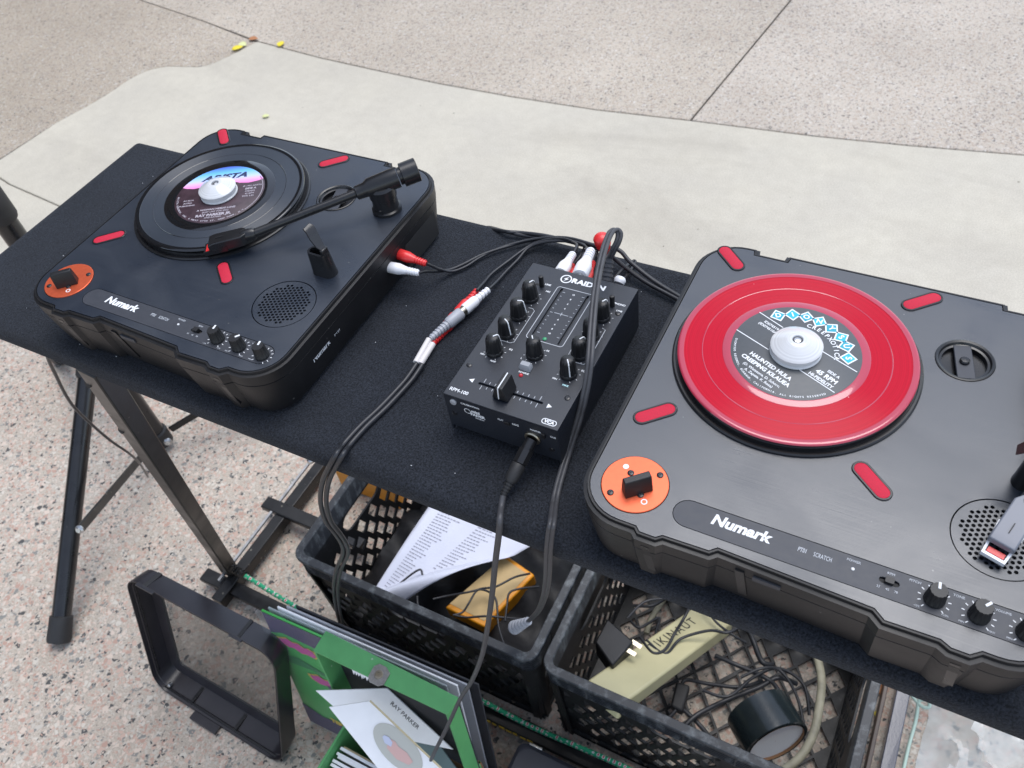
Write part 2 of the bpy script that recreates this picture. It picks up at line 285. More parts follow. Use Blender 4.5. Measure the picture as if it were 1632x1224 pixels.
class G:
    def __init__(s): s.v = []; s.f = []; s.m = None
    def add(s, vs, fs):
        k = len(s.v); s.v += [Vector(v) for v in vs]; s.f += [tuple(i+k for i in f) for f in fs]; return s
    def box(s, x0, x1, y0, y1, z0, z1):
        return s.add([(x0, y0, z0), (x1, y0, z0), (x1, y1, z0), (x0, y1, z0), (x0, y0, z1), (x1, y0, z1), (x1, y1, z1), (x0, y1, z1)],
                     [(0, 3, 2, 1), (4, 5, 6, 7), (0, 1, 5, 4), (1, 2, 6, 5), (2, 3, 7, 6), (3, 0, 4, 7)])
    def bar(s, a, b, w_, h_, up=(0, 0, 1)):
        a, b = Vector(a), Vector(b); d = (b-a).normalized(); u = Vector(up); x = d.cross(u).normalized(); u = x.cross(d).normalized()
        x *= w_/2; u *= h_/2
        return s.add([a-x-u, a+x-u, a+x+u, a-x+u, b-x-u, b+x-u, b+x+u, b-x+u], [(0, 3, 2, 1), (4, 5, 6, 7), (0, 1, 5, 4), (1, 2, 6, 5), (2, 3, 7, 6), (3, 0, 4, 7)][::1])
    def loft(s, rings, close=True, caps=(True, True)):
        k = len(s.v); n = len(rings[0])
        for r_ in rings: s.v += [Vector(p) for p in r_]
        for i in range(len(rings)-1):
            for j in range(n if close else n-1):
                a = k+i*n+j; b = k+i*n+(j+1) % n; s.f.append((a, b, b+n, a+n))
        if caps[0]: s.f.append(tuple(k+j for j in reversed(range(n))))
        if caps[1]: s.f.append(tuple(k+(len(rings)-1)*n+j for j in range(n)))
        return s
    def lathe(s, prof, c=(0, 0, 0), axis=(0, 0, 1), n=32, caps=(True, True)):
        A = Vector(axis).normalized(); t_ = Vector((1, 0, 0)) if abs(A.x) < .9 else Vector((0, 1, 0)); u = A.cross(t_).normalized(); v = A.cross(u); c = Vector(c)
        return s.loft([[c+A*h+(u*math.cos(2*math.pi*j/n)+v*math.sin(2*math.pi*j/n))*r_ for j in range(n)] for r_, h in prof], caps=caps)
    def tube(s, pts, r_, n=10, sub=6, smooth=True, flat=1.):
        P = [Vector(p) for p in pts]; rr = list(r_) if isinstance(r_, (list, tuple)) else [r_]*len(P)
        if smooth and len(P) > 2:
            Q = []; q2 = []
            for i in range(len(P)-1):
                p0, p1, p2, p3 = P[max(i-1, 0)], P[i], P[i+1], P[min(i+2, len(P)-1)]
                for k in range(sub):
                    t_ = k/sub; Q.append(.5*((2*p1)+(p2-p0)*t_+(2*p0-5*p1+4*p2-p3)*t_*t_+(3*p1-p0-3*p2+p3)*t_**3)); q2.append(rr[i]*(1-t_)+rr[i+1]*t_)
            Q.append(P[-1]); q2.append(rr[-1]); P, rr = Q, q2
        rings = []; u = None
        for i, p in enumerate(P):
            d = (P[min(i+1, len(P)-1)]-P[max(i-1, 0)]).normalized()
            if u is None: u = d.cross(Vector((0, 0, 1)) if abs(d.z) < .95 else Vector((1, 0, 0))).normalized()
            u = (u-d*u.dot(d)).normalized(); v = d.cross(u)
            rings.append([p+(u*math.cos(2*math.pi*j/n)+v*flat*math.sin(2*math.pi*j/n))*rr[i] for j in range(n)])
        return s.loft(rings)
    def plate(s, outer, holes, z0, z1, fmap=None, wall=True):
        """flat sheet with real holes: 2D loops, from z0 up to z1; fmap(u, v, w) -> 3D"""
        fm = fmap or (lambda a, b_, c: Vector((a, b_, c)))
        bm = bmesh.new(); ed = []
        for lp in [outer]+holes:
            vs = [bm.verts.new((p[0], p[1], 0)) for p in lp]
            ed += [bm.edges.new((vs[i], vs[(i+1) % len(vs)])) for i in range(len(vs))]
        bmesh.ops.triangle_fill(bm, use_beauty=True, use_dissolve=False, edges=ed, normal=(0, 0, 1)); bm.verts.index_update()
        vs = [(v.co.x, v.co.y) for v in bm.verts]; fs = []
        for f in bm.faces:
            ix = [v.index for v in f.verts]
            if f.normal.z < 0: ix.reverse()
            fs.append(tuple(ix))
        bm.free()
        s.add([fm(x, y, z1) for x, y in vs], fs); s.add([fm(x, y, z0) for x, y in vs], [tuple(reversed(f)) for f in fs])
        if wall:
            for lp in [outer]+holes:
                n = len(lp); s.add([fm(p[0], p[1], z0) for p in lp]+[fm(p[0], p[1], z1) for p in lp], [(i, (i+1) % n, n+(i+1) % n, n+i) for i in range(n)])
        return s
    def build(s, name, m, parent=None, origin=None, world=False, smooth=35, bevel=0, label=None, fix=True):
        me = bpy.data.meshes.new(name)
        o_ = Vector(origin) if origin is not None else (ORI.get(parent.name, Vector()) if (parent is not None and world) else Vector())
        me.from_pydata([(v-o_)/1000 for v in s.v], [], s.f); me.update()
        if fix:
            bm = bmesh.new(); bm.from_mesh(me); bmesh.ops.remove_doubles(bm, verts=bm.verts, dist=1e-6); bmesh.ops.recalc_face_normals(bm, faces=bm.faces); bm.to_mesh(me); bm.free()
        if smooth:
            me.polygons.foreach_set('use_smooth', [True]*len(me.polygons)); me.set_sharp_from_angle(angle=R(smooth))
        me.materials.append(m); ob = bpy.data.objects.new(name, me); sc.collection.objects.link(ob)
        if parent is not None: ob.parent = parent
        elif origin is not None: ob.location = W(origin)
        if bevel:
            bv = ob.modifiers.new('bevel', 'BEVEL'); bv.width = bevel/1000; bv.segments = 2; bv.limit_method = 'ANGLE'; bv.angle_limit = R(40)
        if label: ob['label'] = label
        return ob
def circ(cx, cy, r_, n=32, a0=0): return [(cx+r_*math.cos(a0+2*math.pi*i/n), cy+r_*math.sin(a0+2*math.pi*i/n)) for i in range(n)]
def capsule(cx, cy, L_, r_, ang, n=10):
    c, s_ = math.cos(ang), math.sin(ang); h = L_/2-r_; out = []
    for sg in (1, -1):
        for i in range(n+1):
            a = -math.pi/2+math.pi*i/n+(0 if sg == 1 else math.pi); x = sg*h+r_*math.cos(a); y = r_*math.sin(a); out.append((cx+x*c-y*s_, cy+x*s_+y*c))
    return out
def rrect(x0, x1, y0, y1, r_, n=6):
    out = []
    for cx, cy, a0 in ((x1-r_, y0+r_, -90), (x1-r_, y1-r_, 0), (x0+r_, y1-r_, 90), (x0+r_, y0+r_, 180)):
        for i in range(n+1):
            a = R(a0+90*i/n); out.append((cx+r_*math.cos(a), cy+r_*math.sin(a)))
    return out
def inset(poly, d):
    n = len(poly); out = []
    for i in range(n):
        p0, p1, p2 = Vector(poly[i-1]), Vector(poly[i]), Vector(poly[(i+1) % n])
        a = (p1-p0).normalized(); b_ = (p2-p1).normalized(); na = Vector((-a.y, a.x)); nb = Vector((-b_.y, b_.x)); m_ = (na+nb)
        m_ = m_.normalized() if m_.length > 1e-6 else na
        k = d/max(.5, m_.dot(na)); out.append((p1.x+m_.x*k, p1.y+m_.y*k))
    return out
def ring(poly, z): return [(p[0], p[1], z) for p in poly]
lwhite_m = mat('soft_white_print', (.5, .52, .55), .6)
def text(name, s_, size, loc, rot, m, parent, ext=.05, shear=0., bold=0., align='CENTER', sx=1., basis=None, world=False, spacing=1.):
    """flat print: lettering as a thin mesh. basis = 3x3 columns (right, up, normal) when it does not lie flat"""
    cu = bpy.data.curves.new('t', 'FONT'); cu.body = s_; cu.size = size/1000; cu.align_x = align; cu.align_y = 'CENTER'; cu.extrude = ext/1000; cu.shear = shear; cu.offset = bold/1000; cu.space_character = spacing
    cu.resolution_u = 3
    to = bpy.data.objects.new('t', cu); sc.collection.objects.link(to); dg = bpy.context.evaluated_depsgraph_get(); me = bpy.data.meshes.new_from_object(to.evaluated_get(dg))
    bpy.data.objects.remove(to); bpy.data.curves.remove(cu); me.name = name
    Bm = Matrix([Vector(c) for c in basis]).transposed() if basis else Matrix.Rotation(rot, 3, 'Z')
    o_ = ORI[parent.name] if world else Vector(); l_ = (Vector(loc)-o_)/1000
    for v in me.vertices:
        c = v.co.copy(); c.x *= sx; v.co = Bm @ c+l_
    me.materials.clear(); me.materials.append(m); ob = bpy.data.objects.new(name, me); sc.collection.objects.link(ob); ob.parent = parent
    return ob
def merge(objs, name):
    """join lettering meshes into one printed layer"""
    bm = bmesh.new()
    for o in objs: bm.from_mesh(o.data)
    me = bpy.data.meshes.new(name); bm.to_mesh(me); bm.free(); me.materials.append(objs[0].data.materials[0]); p = objs[0].parent
    for o in objs: bpy.data.objects.remove(o)
    ob = bpy.data.objects.new(name, me); sc.collection.objects.link(ob); ob.parent = p; return ob

# ------------------------------------------------------------------ the setting
GZ = -1000
g = G(); S = 60000; g.add([(-S, -S, GZ-14), (S, -S, GZ-14), (S, S, GZ-14), (-S, S, GZ-14)], [(0, 1, 2, 3)])
tag(g.build('ground', soil_m, smooth=0, fix=False), kind='structure')
CURVE = [(-9000, 3400), (-5200, 2640), (-3071, 2142), (-2658, 2064), (-2293, 1983), (-1968, 1945), (-1704, 1927), (-1434, 1912), (-1151, 1908), (-853, 1915), (-553, 1942), (-184, 1968), (69, 1997), (353, 2039), (1500, 2260), (4000, 3000), (9000, 5400)]
NEAR = [(-2560, 420), (-1968, 560), (-1000, 640), (0, 690), (1500, 800), (4000, 1350), (9000, 2900)]
LEFT = [(-2300, 1979), (-2345, 1840), (-2385, 1765), (-2470, 1748), (-2560, 1725), (-2625, 1650), (-2632, 1481), (-2683, 1297), (-2713, 1062), (-2800, 820), (-2860, 640)]
pv = bpy.data.objects.new('pavement', None); sc.collection.objects.link(pv); pv['kind'] = 'structure'; ORI['pavement'] = Vector((0, 0, -1000)); pv.location = (0, 0, 0)
def chaikin(p, k=2):
    for _ in range(k):
        q = [p[0]]
        for a, b_ in zip(p[:-1], p[1:]): q += [(a[0]*.75+b_[0]*.25, a[1]*.75+b_[1]*.25), (a[0]*.25+b_[0]*.75, a[1]*.25+b_[1]*.75)]
        p = q+[p[-1]]
    return p
LS = chaikin(LEFT[:8])
def slab(name, poly, m, z=GZ, ins=3.):
    # poly is counter-clockwise; small bevelled arris and a recessed joint between slabs
    p0 = inset(poly, ins); p1 = inset(poly, ins+2.5)
    gg = G(); gg.loft([ring(p0, z-14), ring(p0, z-2), ring(p1, z)], caps=(False, False)); gg.plate(p1, [], z-1, z, wall=False)
    o = gg.build(name, m, pv, world=False, fix=False, smooth=30)
    for v in o.data.vertices: v.co.z += 1
    o['label'] = None or 'slab'; del o['label']; return o
upto = [p for p in CURVE if p[0] >= -2300]
# far panels beyond the curved joint
jx = 10
farL = [p for p in CURVE if p[0] <= -553]; farR = [p for p in CURVE if p[0] >= -553]
slab('slab', farL+[(-469, 2746), (-300, 5200), (200, 12000), (-9000, 12000)], far_m)
slab('slab', farR+[(9000, 12000), (200, 12000), (-300, 5200), (-469, 2746)], far2_m)
# the concrete band, in two pieces split by a joint
jt = [(-2860, 985), (-2550, 963), (-2282, 934), (-1700, 880), (-1560, 590)]
band = list(reversed(upto))
nb = [p for p in NEAR if p[0] > -1560]
slab('slab', [(-1560, 590)]+nb+[(9000, 5400)]+[p for p in reversed(upto) if p[0] < 9000]+LS+[(-2713, 1000), (-2550, 963), (-2282, 934), (-1700, 880)], conc_m, ins=1.)
slab('slab', [(-2860, 640), (-2560, 420), (-1968, 560), (-1560, 590), (-1700, 880), (-2282, 934), (-2550, 963), (-2713, 1000), (-2800, 940)], conc_m)
# left aggregate and the near pebbled panel
slab('slab', [(-9000, -3000), (-2900, -3000), (-2860, 640), (-2800, 940), (-2713, 1000), (-2713, 1062)]+list(reversed(LS))+list(reversed([p for p in CURVE if p[0] < -2300])), far3_m, ins=1.)
slab('slab', [(-2890, -6000), (9000, -6000), (9000, 2900)]+list(reversed(NEAR[:-1]))+[(-2860, 640)], near_m)

# invented dark facade out of view at left, added for the decks to mirror
bld = thing('added_facade', 'added dark brick facade with tall windows, out of view, mirrored by the decks', 'added_facade', (-6500, 2500, -1000))
dkb_m = mat('dark_brown_brick', (.05, .036, .03), .85, noise=.2, nscale=8); glz_m = mat('dark_window_glass', (.02, .025, .03), .1); frm_m = mat('bronze_window_frame', (.05, .04, .035), .5)
X0 = -6500; Y0, Y1, H = -5000, 6300, 7800
holes = []
for j in range(2):
    for i in range(7):
        y = Y0+700+i*1550; holes.append([(y, -1000+700+j*3600), (y+900, -1000+700+j*3600), (y+900, -1000+3000+j*3600), (y, -1000+3000+j*3600)])
g = G().plate([(Y0, -1000), (Y1, -1000), (Y1, H-1000), (Y0, H-1000)], holes, 0, 300, fmap=lambda u, v, w_: Vector((X0-300+w_, u, v)))
g.box(X0-6000, X0-302, Y0, Y1, -1000, H-1000); g.build('wall', dkb_m, bld, world=True, smooth=0)
G().box(X0-6100, X0+120, Y0-100, Y1+100, H-1000, H-780).build('parapet', frm_m, bld, world=True, smooth=0)
for h in holes:
    f = G().plate(h, [[(h[0][0]+70, h[0][1]+70), (h[1][0]-70, h[1][1]+70), (h[2][0]-70, h[2][1]-70), (h[3][0]+70, h[3][1]-70)]], 0, 80, fmap=lambda u, v, w_: Vector((X0-200+w_, u, v))).build('window', frm_m, bld, world=True, smooth=0)
    G().box(X0-190, X0-175, h[0][0]+60, h[1][0]-60, h[0][1]+60, h[2][1]-60).build('pane', glz_m, f, world=False, smooth=0).data.transform(Matrix.Translation(-ORI['added_facade']/1000))

# ------------------------------------------------------------------ the table
TZ = -60.
tb = thing('folding_table', 'black felt covered folding table carrying two turntables and the mixer', 'table', (-160, 160, -1000))
TX0, TX1, TY0, TY1 = -757, 430, -1, 319
prof = []
def trect(ins_, z): return ring(rrect(TX0+ins_, TX1-ins_, TY0+ins_, TY1-ins_, 4), z)
G().loft([trect(9, TZ-26), trect(3, TZ-25), trect(0, TZ-19), trect(0, TZ-9), trect(1.5, TZ-4), trect(5, TZ-1), trect(11, TZ)]).build('felt_top', felt_m, tb, world=True, smooth=60)
G().box(TX0+12, TX1-12, TY0+9, TY1-14, TZ-33, TZ-25.5).build('wooden_board', wood_m, tb, world=True, bevel=1)
RZ = -965
def tlab(o): return o
# leg frames
lA0, lA1 = Vector((-541, 13, -84)), at(366, 908, RZ+10)
G().bar(lA0, lA1, 23, 25, up=(0, 1, .2)).build('leg', bar_m, tb, world=True, bevel=2)
for q in (.04, .18):
    p = lA0.lerp(lA1, q); ax = Vector((0, -1, .35)).normalized(); G().lathe([(4.5, 0), (4.5, 2)], p+ax*12.5+Vector((-6, 0, 0)), ax, 12).build('bolt_hole', ink_m, tb, world=True)
lB0 = Vector((-275, 30, -88)); lB1 = Vector((-866, 405, RZ+12))
G().bar((-251, 26, -84), (-235, 60, -150), 24, 14).build('hinge_bracket', bar_m, tb, world=True, bevel=1.5)
G().lathe([(3.4, 0), (3.4, 3), (1.5, 5)], at(497, 732, -92), (0, -1, .3), 12).build('bolt', steel_m, tb, world=True)
G().bar((400, 60, -84), (392, 480, RZ+10), 27, 27, up=(0, 1, .2)).build('leg', bar_m, tb, world=True, bevel=2)
# base rails on the ground side
G().bar((-856, 60, RZ-6), (-852, 640, RZ-6), 25, 28).build('base_rail', bar_m, tb, world=True, bevel=2)
G().bar((-876, 95, RZ+10), (-874, 640, RZ+10), 5, 5).build('worn_edge', mat('bare_grey_metal', (.35, .35, .35), .5, noise=.3, nscale=60), tb, world=True)
G().box(-925, 420, 84, 112, RZ-12, RZ).build('front_crossbar', bar_m, tb, world=True, bevel=2)
G().box(-905, -650, 268, 296, RZ, RZ+14).build('middle_crossbar', bar_m, tb, world=True, bevel=2)
for x_, w_, m_, nm in ((368, 21, ham_m, 'base_rail'), (341, 7, rust_m, 'rail_lip'), (322, 6, rust_m, 'rail_lip')):
    G().bar((x_-14, 30, RZ-6), (x_-22, 700, RZ-6), w_, 26).build(nm, m_, tb, world=True, bevel=1.5)
for x_ in (-880, -300, 340):
    G().box(x_-14, x_+14, 84, 112, GZ, RZ-12).build('foot', rub_m, tb, world=True, bevel=2)
for x_ in (-852, 345):
    G().box(x_-12, x_+12, 590, 620, GZ, RZ-20).build('foot', rub_m, tb, world=True, bevel=2)
ltr = []
text('lettering', 'CAUTION', 17, (-250, 83.4, RZ-6.5), 0, yellowp_m, tb, basis=((1, 0, 0), (0, 0, 1), (0, -1, 0)), world=True, bold=.4, sx=1.5) if False else None
for i in range(9):
    x_ = -293+i*13.5; G().box(x_, x_+(10 if i % 3 else 7), 83, 84.4, RZ-11, RZ-2-(i % 2)*2).build('yellow_mark', yellowp_m, tb, world=True, smooth=0)

# ------------------------------------------------------------------ tripod speaker stand beside the table
PX, PY = -1262., 331.
st = thing('tripod_stand', 'black tripod stand with round splayed legs standing left of the table', 'tripod stand', (PX, PY, -1000))
G().lathe([(20, -975), (20, -560), (20, 0), (20, 420)], (PX, PY, 0), n=28).build('pole', pole_m, st, world=True)
G().lathe([(25, 0), (27, 6), (27, 60), (25, 66)], (PX, PY, -330), n=28).build('pole_clamp', rub_m, st, world=True)
G().lathe([(22, 0), (25, 3), (25, 42), (22, 46)], (PX, PY, -985), n=28).build('lower_collar', rub_m, st, world=True)
COLZ = -700
G().lathe([(24, -35), (30, -30), (30, 30), (24, 36)], (PX, PY, COLZ), n=28).build('upper_collar', rub_m, st, world=True)
foot1 = at(94, 1018, GZ+14); top1 = aty(141, 588, 292)
G().lathe([(3.5, 0), (9, 1), (9, 5), (5, 8)], at(268, 703, -950), (.6, -.7, .3), 14).build('bolt', steel_m, st, world=True)
ang0 = math.atan2(foot1.y-PY, foot1.x-PX); LR = math.hypot(foot1.x-PX, foot1.y-PY)
for k in range(3):
    a = ang0+k*2*math.pi/3
    if k == 0: f_, t_ = foot1, top1
    else:
        f_ = Vector((PX+LR*math.cos(a), PY+LR*math.sin(a), GZ+14)); t_ = Vector((PX+45*math.cos(a), PY+45*math.sin(a), COLZ))
    lg = G().tube([t_, f_.lerp(t_, .03)], 18, n=28, smooth=False).build('leg', pole_m, st, world=True)
    d = (f_-t_).normalized()
    G().lathe([(18, -46), (21.5, -44), (22.5, 0), (21, 6), (14, 8)], f_, d, 28).build('rubber_foot', rub_m, lg).data.transform(Matrix.Translation(-ORI[st.name]/1000))
    G().lathe([(21, -4), (23, 0), (23, 30), (20, 36)], t_-d*16, d, 28).build('leg_cap', rub_m, lg).data.transform(Matrix.Translation(-ORI[st.name]/1000))
    mid = t_.lerp(f_, .60) if k else aty(128, 843, (t_.lerp(f_, .60)).y-24)
    lo = Vector((PX+30*math.cos(a), PY+30*math.sin(a), -955))
    G().bar(mid, lo, 5, 17, up=(0, 0, 1)).build('brace', bar_m, st, world=True, bevel=1)
    G().lathe([(3, 0), (8, .5), (8, 3), (4.5, 5), (4.5, 7)], mid, (-d).cross(Vector((0, 0, 1))).normalized()*(-1) if k else (.3, -.8, .5), 14).build('bolt', steel_m, st, world=True)

# ------------------------------------------------------------------ turntables
DW, DD = 307.5, 302.
def deck_outline():
    o = []
    r_ = 36
    def arc(cx, cy, a0, n=9): return [(cx+r_*math.cos(R(a0+90*i/n)), cy+r_*math.sin(R(a0+90*i/n))) for i in range(n+1)]
    o += arc(r_, r_, 180)
    o += [(47.5, 0), (51, -3.4), (66, -3.4), (70, 0), (101.5, 1), (106, 5.2), (201, 2.5), (208, -3), (240, -2), (246, -5), (259, -5), (265, 0)]
    o += arc(DW-r_, r_, -90); o += arc(DW-r_, DD-r_, 0)
    o += [(262, DD), (261, DD-5.5), (241, DD-5.5), (240, DD), (69, DD), (68, DD-5.5), (47, DD-5.5), (46, DD)]
    o += arc(r_, DD-r_, 90); return o
OUT = deck_outline()
def small_knob(parent, x, y, r_, h, ang, top=white_m, z=0, ridges=14):
    n = ridges*4; rings = []
    for rr, zz, amp in ((r_, z, .0), (r_, z+h*.18, 0), (r_*.93, z+h*.22, .06), (r_*.84, z+h*.88, .06), (r_*.78, z+h, .03)):
        rings.append([(x+math.cos(2*math.pi*j/n)*rr*(1+amp*(1 if (j//2) % 2 else -1)*.7), y+math.sin(2*math.pi*j/n)*rr*(1+amp*(1 if (j//2) % 2 else -1)*.7), zz) for j in range(n)])
    k = G().loft(rings, caps=(False, True)).build('knob', knob_m, parent, smooth=50)
    c, s_ = math.cos(ang), math.sin(ang)
    G().bar((x+c*r_*.12, y+s_*r_*.12, z+h+.15), (x+c*r_*.80, y+s_*r_*.80, z+h+.15), 1.5, .5).build('pointer', white_m, k, smooth=0)
    return k
def ticks(parent, x, y, r0, r1, a0, a1, n, m=white_m, z=.08, w_=.55):
    gg = G()
    for i in range(n):
        a = R(a0+(a1-a0)*i/(n-1)); c, s_ = math.cos(a), math.sin(a); gg.bar((x+c*r0, y+s_*r0, z), (x+c*r1, y+s_*r1, z), w_, .12)
    return gg.build('scale_ticks', m, parent, smooth=0)
def screw(parent, x, y, z, r_=2.9, a=.6):
    s_ = G().lathe([(r_, 0), (r_, .5), (r_*.7, .9), (0.2, .95)], (x, y, z), n=16).build('screw', gloss_m, parent)
    for q in (0, math.pi/2):
        c, d = math.cos(a+q)*r_*.55, math.sin(a+q)*r_*.55; G().bar((x-c, y-d, z+1.02), (x+c, y+d, z+1.02), .7, .2).build('slot', strip_m, s_, smooth=0)
shell_m = mat('grey_headshell', (.16, .17, .2), .42)
def turntable(label, origin, arm):
    t_ = thing('turntable', label, 'turntable', origin, 0, 'portable turntables on the felt table')
    # body: lip, seam, tapering sides
    lv = [(0, -3.2), (.2, -5), (.6, -14.6), (1.6, -14.9), (1.6, -15.7), (.9, -16), (3.5, -36), (6.5, -55)]
    gg = G().loft([ring(inset(OUT, 3), 0), ring(inset(OUT, 2.6), -2.8)]+[ring(inset(OUT, i_), z_) for i_, z_ in lv], caps=(False, True))
    gg.loft([ring(inset(OUT, 3), 0), ring(inset(OUT, 4.3), 0), ring(inset(OUT, 4.5), -1.4), ring(inset(OUT, 6), -1.4)], caps=(False, False))
    bd = gg.build('body', body_m, t_, smooth=28)
    # top plate with real openings
    pc = (105.4, 186.7)
    hol = [circ(262.5, 85, 29.8, 48), circ(219.5, 230, 20.8, 40), capsule(180.5, 27.2, 226, 10.9, 0, 10), circ(36.5, 35.3, 24, 40)]
    G().plate(inset(OUT, 5.1), hol, -2.2, 0).build('top_plate', top_m, t_, smooth=25)
    G().plate(capsule(180.5, 27.2, 225, 10.35, 0, 10), [capsule(207, 28.3, 12.5, 2.2, R(0), 4)], -2.2, -.05).build('control_strip', strip_m, t_, smooth=25)
    for x, y, a in ((26.2, 281.5, R(-43)), (180.2, 281.5, R(43)), (27, 99.3, R(43)), (181.5, 98.6, R(-40))):
        sr = G(); o1 = capsule(x, y, 34.5, 6.6, a); o2 = capsule(x, y, 31.5, 5.1, a)
        sr.loft([ring(o1, -.3), ring(o1, .5), ring(inset(o1, .5), .9), ring(o2, .9), ring(o2, .2)], caps=(False, False)); p_ = sr.build('pad_surround', gloss_m, t_)
        o3 = capsule(x, y, 31, 4.9, a); G().loft([ring(o3, .1), ring(o3, .8), ring(inset(o3, 1.), 1.2)], caps=(False, True)).build('red_pad', redpad_m, p_)
    # speaker grille
    cx, cy = 262.5, 85; hs_ = []; p_ = 3.85
    for j in range(-9, 10):
        for i in range(-9, 10):
            x = (i+(j % 2)*.5)*p_; y = j*p_*.866
            if math.hypot(x, y) < 23.6:
                a = R(24); hs_.append(circ(cx+x*math.cos(a)-y*math.sin(a), cy+x*math.sin(a)+y*math.cos(a), 1.36, 10))
    sg = G().plate(circ(cx, cy, 28.9, 48), hs_, -1.6, -.2).build('speaker_grille', top_m, t_, smooth=25)
    G().lathe([(29, -3), (29, -2.9), (.1, -2.9)], (cx, cy, 0), n=32, caps=(False, False)).build('speaker_cone', foil_m, sg)
    # adapter well
    cx, cy = 219.5, 230
    wl = G().lathe([(20.6, .6), (19.8, .9), (18.4, .3), (17.4, -1.6), (15.8, -2), (15.4, -6), (4, -6.5), (.3, -6.5)], (cx, cy, 0), n=40, caps=(False, False)).build('adapter_well', gloss_m, t_)
    G().bar((cx-4, cy+16, -2.6), (cx+4, cy-16, -2.6), 12.5, 2.4).build('well_bridge', strip_m, wl, bevel=.5)
    G().lathe([(3.6, -3), (3.6, .2), (2.8, 1), (.2, 1.2)], (cx, cy, 0), n=20).build('well_pin', gloss_m, wl)
    # orange start/stop plate and the fader cap
    cx, cy = 36.5, 35.3
    pl = G().lathe([(23.5, -.4), (23.5, .5), (23.1, .8), (.1, .8)], (cx, cy, 0), n=48, caps=(False, False)).build('orange_plate', orange_m, t_)
    for x, y in ((50, 48.6), (23.6, 22), (43.5, 28.2), (30.5, 42.5)): screw(pl, x, y, .8, 2.4)
    G().lathe([(2.1, .8), (2.1, .92), (.1, .92)], (25.3, 46.4, 0), n=20, caps=(False, False)).build('white_dot', white_m, pl)
    G().plate(circ(47.7, 23.9, 2.3, 24), [circ(47.7, 23.9, 1.5, 24)], .82, .93).build('white_ring', white_m, pl)
    a = R(42); ux, uy = math.cos(a), math.sin(a)
    def kb(l, w_, z, off=0): return [(39.8+ux*sx_*l/2-uy*(sy_*w_/2+off), 31.2+uy*sx_*l/2+ux*(sy_*w_/2+off), z) for sx_, sy_ in ((-1, -1), (1, -1), (1, 1), (-1, 1))]
    kn = G().loft([kb(20, 9, .9), kb(20, 8.5, 4), kb(19.4, 5.5, 15.5), kb(18.8, 4.6, 16.4)]).build('toggle_knob', knob_m, t_, smooth=20, bevel=.5)
    # controls
    for x, y, an in ((233.2, 27, 95), (258, 26.4, 50), (284, 26, 100)):
        small_knob(t_, x, y, 6.3, 12.5, R(an)); ticks(t_, x, y, 7.8, 9.6, -50, 230, 11)
    sw = G().box(201, 213, 27, 29.6, -3, -1.5).build('switch_slot', foil_m, t_, smooth=0)
    G().loft([ring(rrect(204.4, 209.6, 26.2, 30.6, .6, 2), -1.5), ring(rrect(204.4, 209.6, 26.2, 30.6, .6, 2), 2.6)]).build('slide_switch', knob_m, t_)
    G().lathe([(1.1, -.1), (1.1, .3), (.7, .7), (.1, .8)], (185.2, 28.4, 0), n=14).build('power_led', ledw_m, t_)
    lg = text('logo', 'Numark', 11.0, (113, 29.3, .08), 0, white_m, t_, shear=.18, bold=.42, sx=1.05)
    tx = [text('t', 'PT01', 4.6, (153.6, 29.2, .08), 0, lwhite_m, t_, bold=.04, shear=.1, sx=.6), text('t', 'SCRATCH', 4.6, (166.4, 29.2, .08), 0, lwhite_m, t_, bold=0, sx=.56)]
    for s_, x, y, z_ in (('POWER', 184.5, 34, 2.6), ('RPM', 207, 34, 2.6), ('33', 201.6, 22.8, 2.3), ('45', 207, 22.8, 2.3), ('78', 212, 22.8, 2.3), ('PITCH', 221, 34.6, 2.6), ('TONE', 246, 34.6, 2.6), ('VOLUME', 270.5, 34.4, 2.4),
                         ('-10%', 224.5, 18.8, 1.9), ('+10%', 240.5, 18.8, 1.9), ('MIN', 249.6, 18.8, 1.9), ('MAX', 266, 18.8, 1.9), ('MIN', 275.6, 18.8, 1.9)):
        tx.append(text('t', s_, z_*.95, (x, y, .08), 0, white_m, t_, bold=0))
    merge(tx, 'panel_lettering')
    # side lettering and slot light on the front
    sd_ = text('side_lettering', 'Numark', 7.6, (DW-2.6, 69, -30), 0, lwhite_m, t_, basis=((0, 1, 0), (-.12, 0, .99), (1, 0, .12)), shear=.18, bold=.15)
    text('side_lettering', 'PT01', 4.4, (DW-2.6, 94, -30), 0, lwhite_m, t_, basis=((0, 1, 0), (-.12, 0, .99), (1, 0, .12)), shear=.18)
    G().box(130, 148, 3.2, 5.0, -13.5, -9.5).build('latch_slot', strip_m, t_, smooth=0)
    for x_, y_ in ((58.5, -3.4), (121, 3.6), (252.5, -5)):
        G().loft([[(x_-3, y_+.1, -9), (x_+3, y_+.1, -9), (x_+3, y_+3, -9), (x_-3, y_+3, -9)], [(x_+1, y_+4.6, -46), (x_+7, y_+4.6, -46), (x_+7, y_+7, -46), (x_+1, y_+7, -46)]]).build('front_rib', gloss_m, t_, smooth=0)
    for x in (40, 268):
        for y in (45, 256): G().lathe([(11, -60), (12, -55), (12, -54)], (x, y, 0), n=20).build('rubber_foot', rub_m, t_)
    G().box(DW-12, DW-2.1, 212, 272, -56, -24).build('cord_recess', foil_m, t_, smooth=0, bevel=2)
    # platter
    pt = G().lathe([(91.5, -.3), (91.5, 1.4), (90.4, 2.2), (88.8, 2.2), (88.4, 1.6), (87, 1.6), (86.5, 4.4), (85.5, 5), (60, 5), (2, 5)], (*pc, 0), n=96, caps=(False, False)).build('platter', gloss_m, t_, smooth=30)
    G().lathe([(84, 5), (84, 7), (83, 7.6), (3.4, 7.6)], (*pc, 0), n=96, caps=(False, False)).build('slip_mat', foil_m, pt)
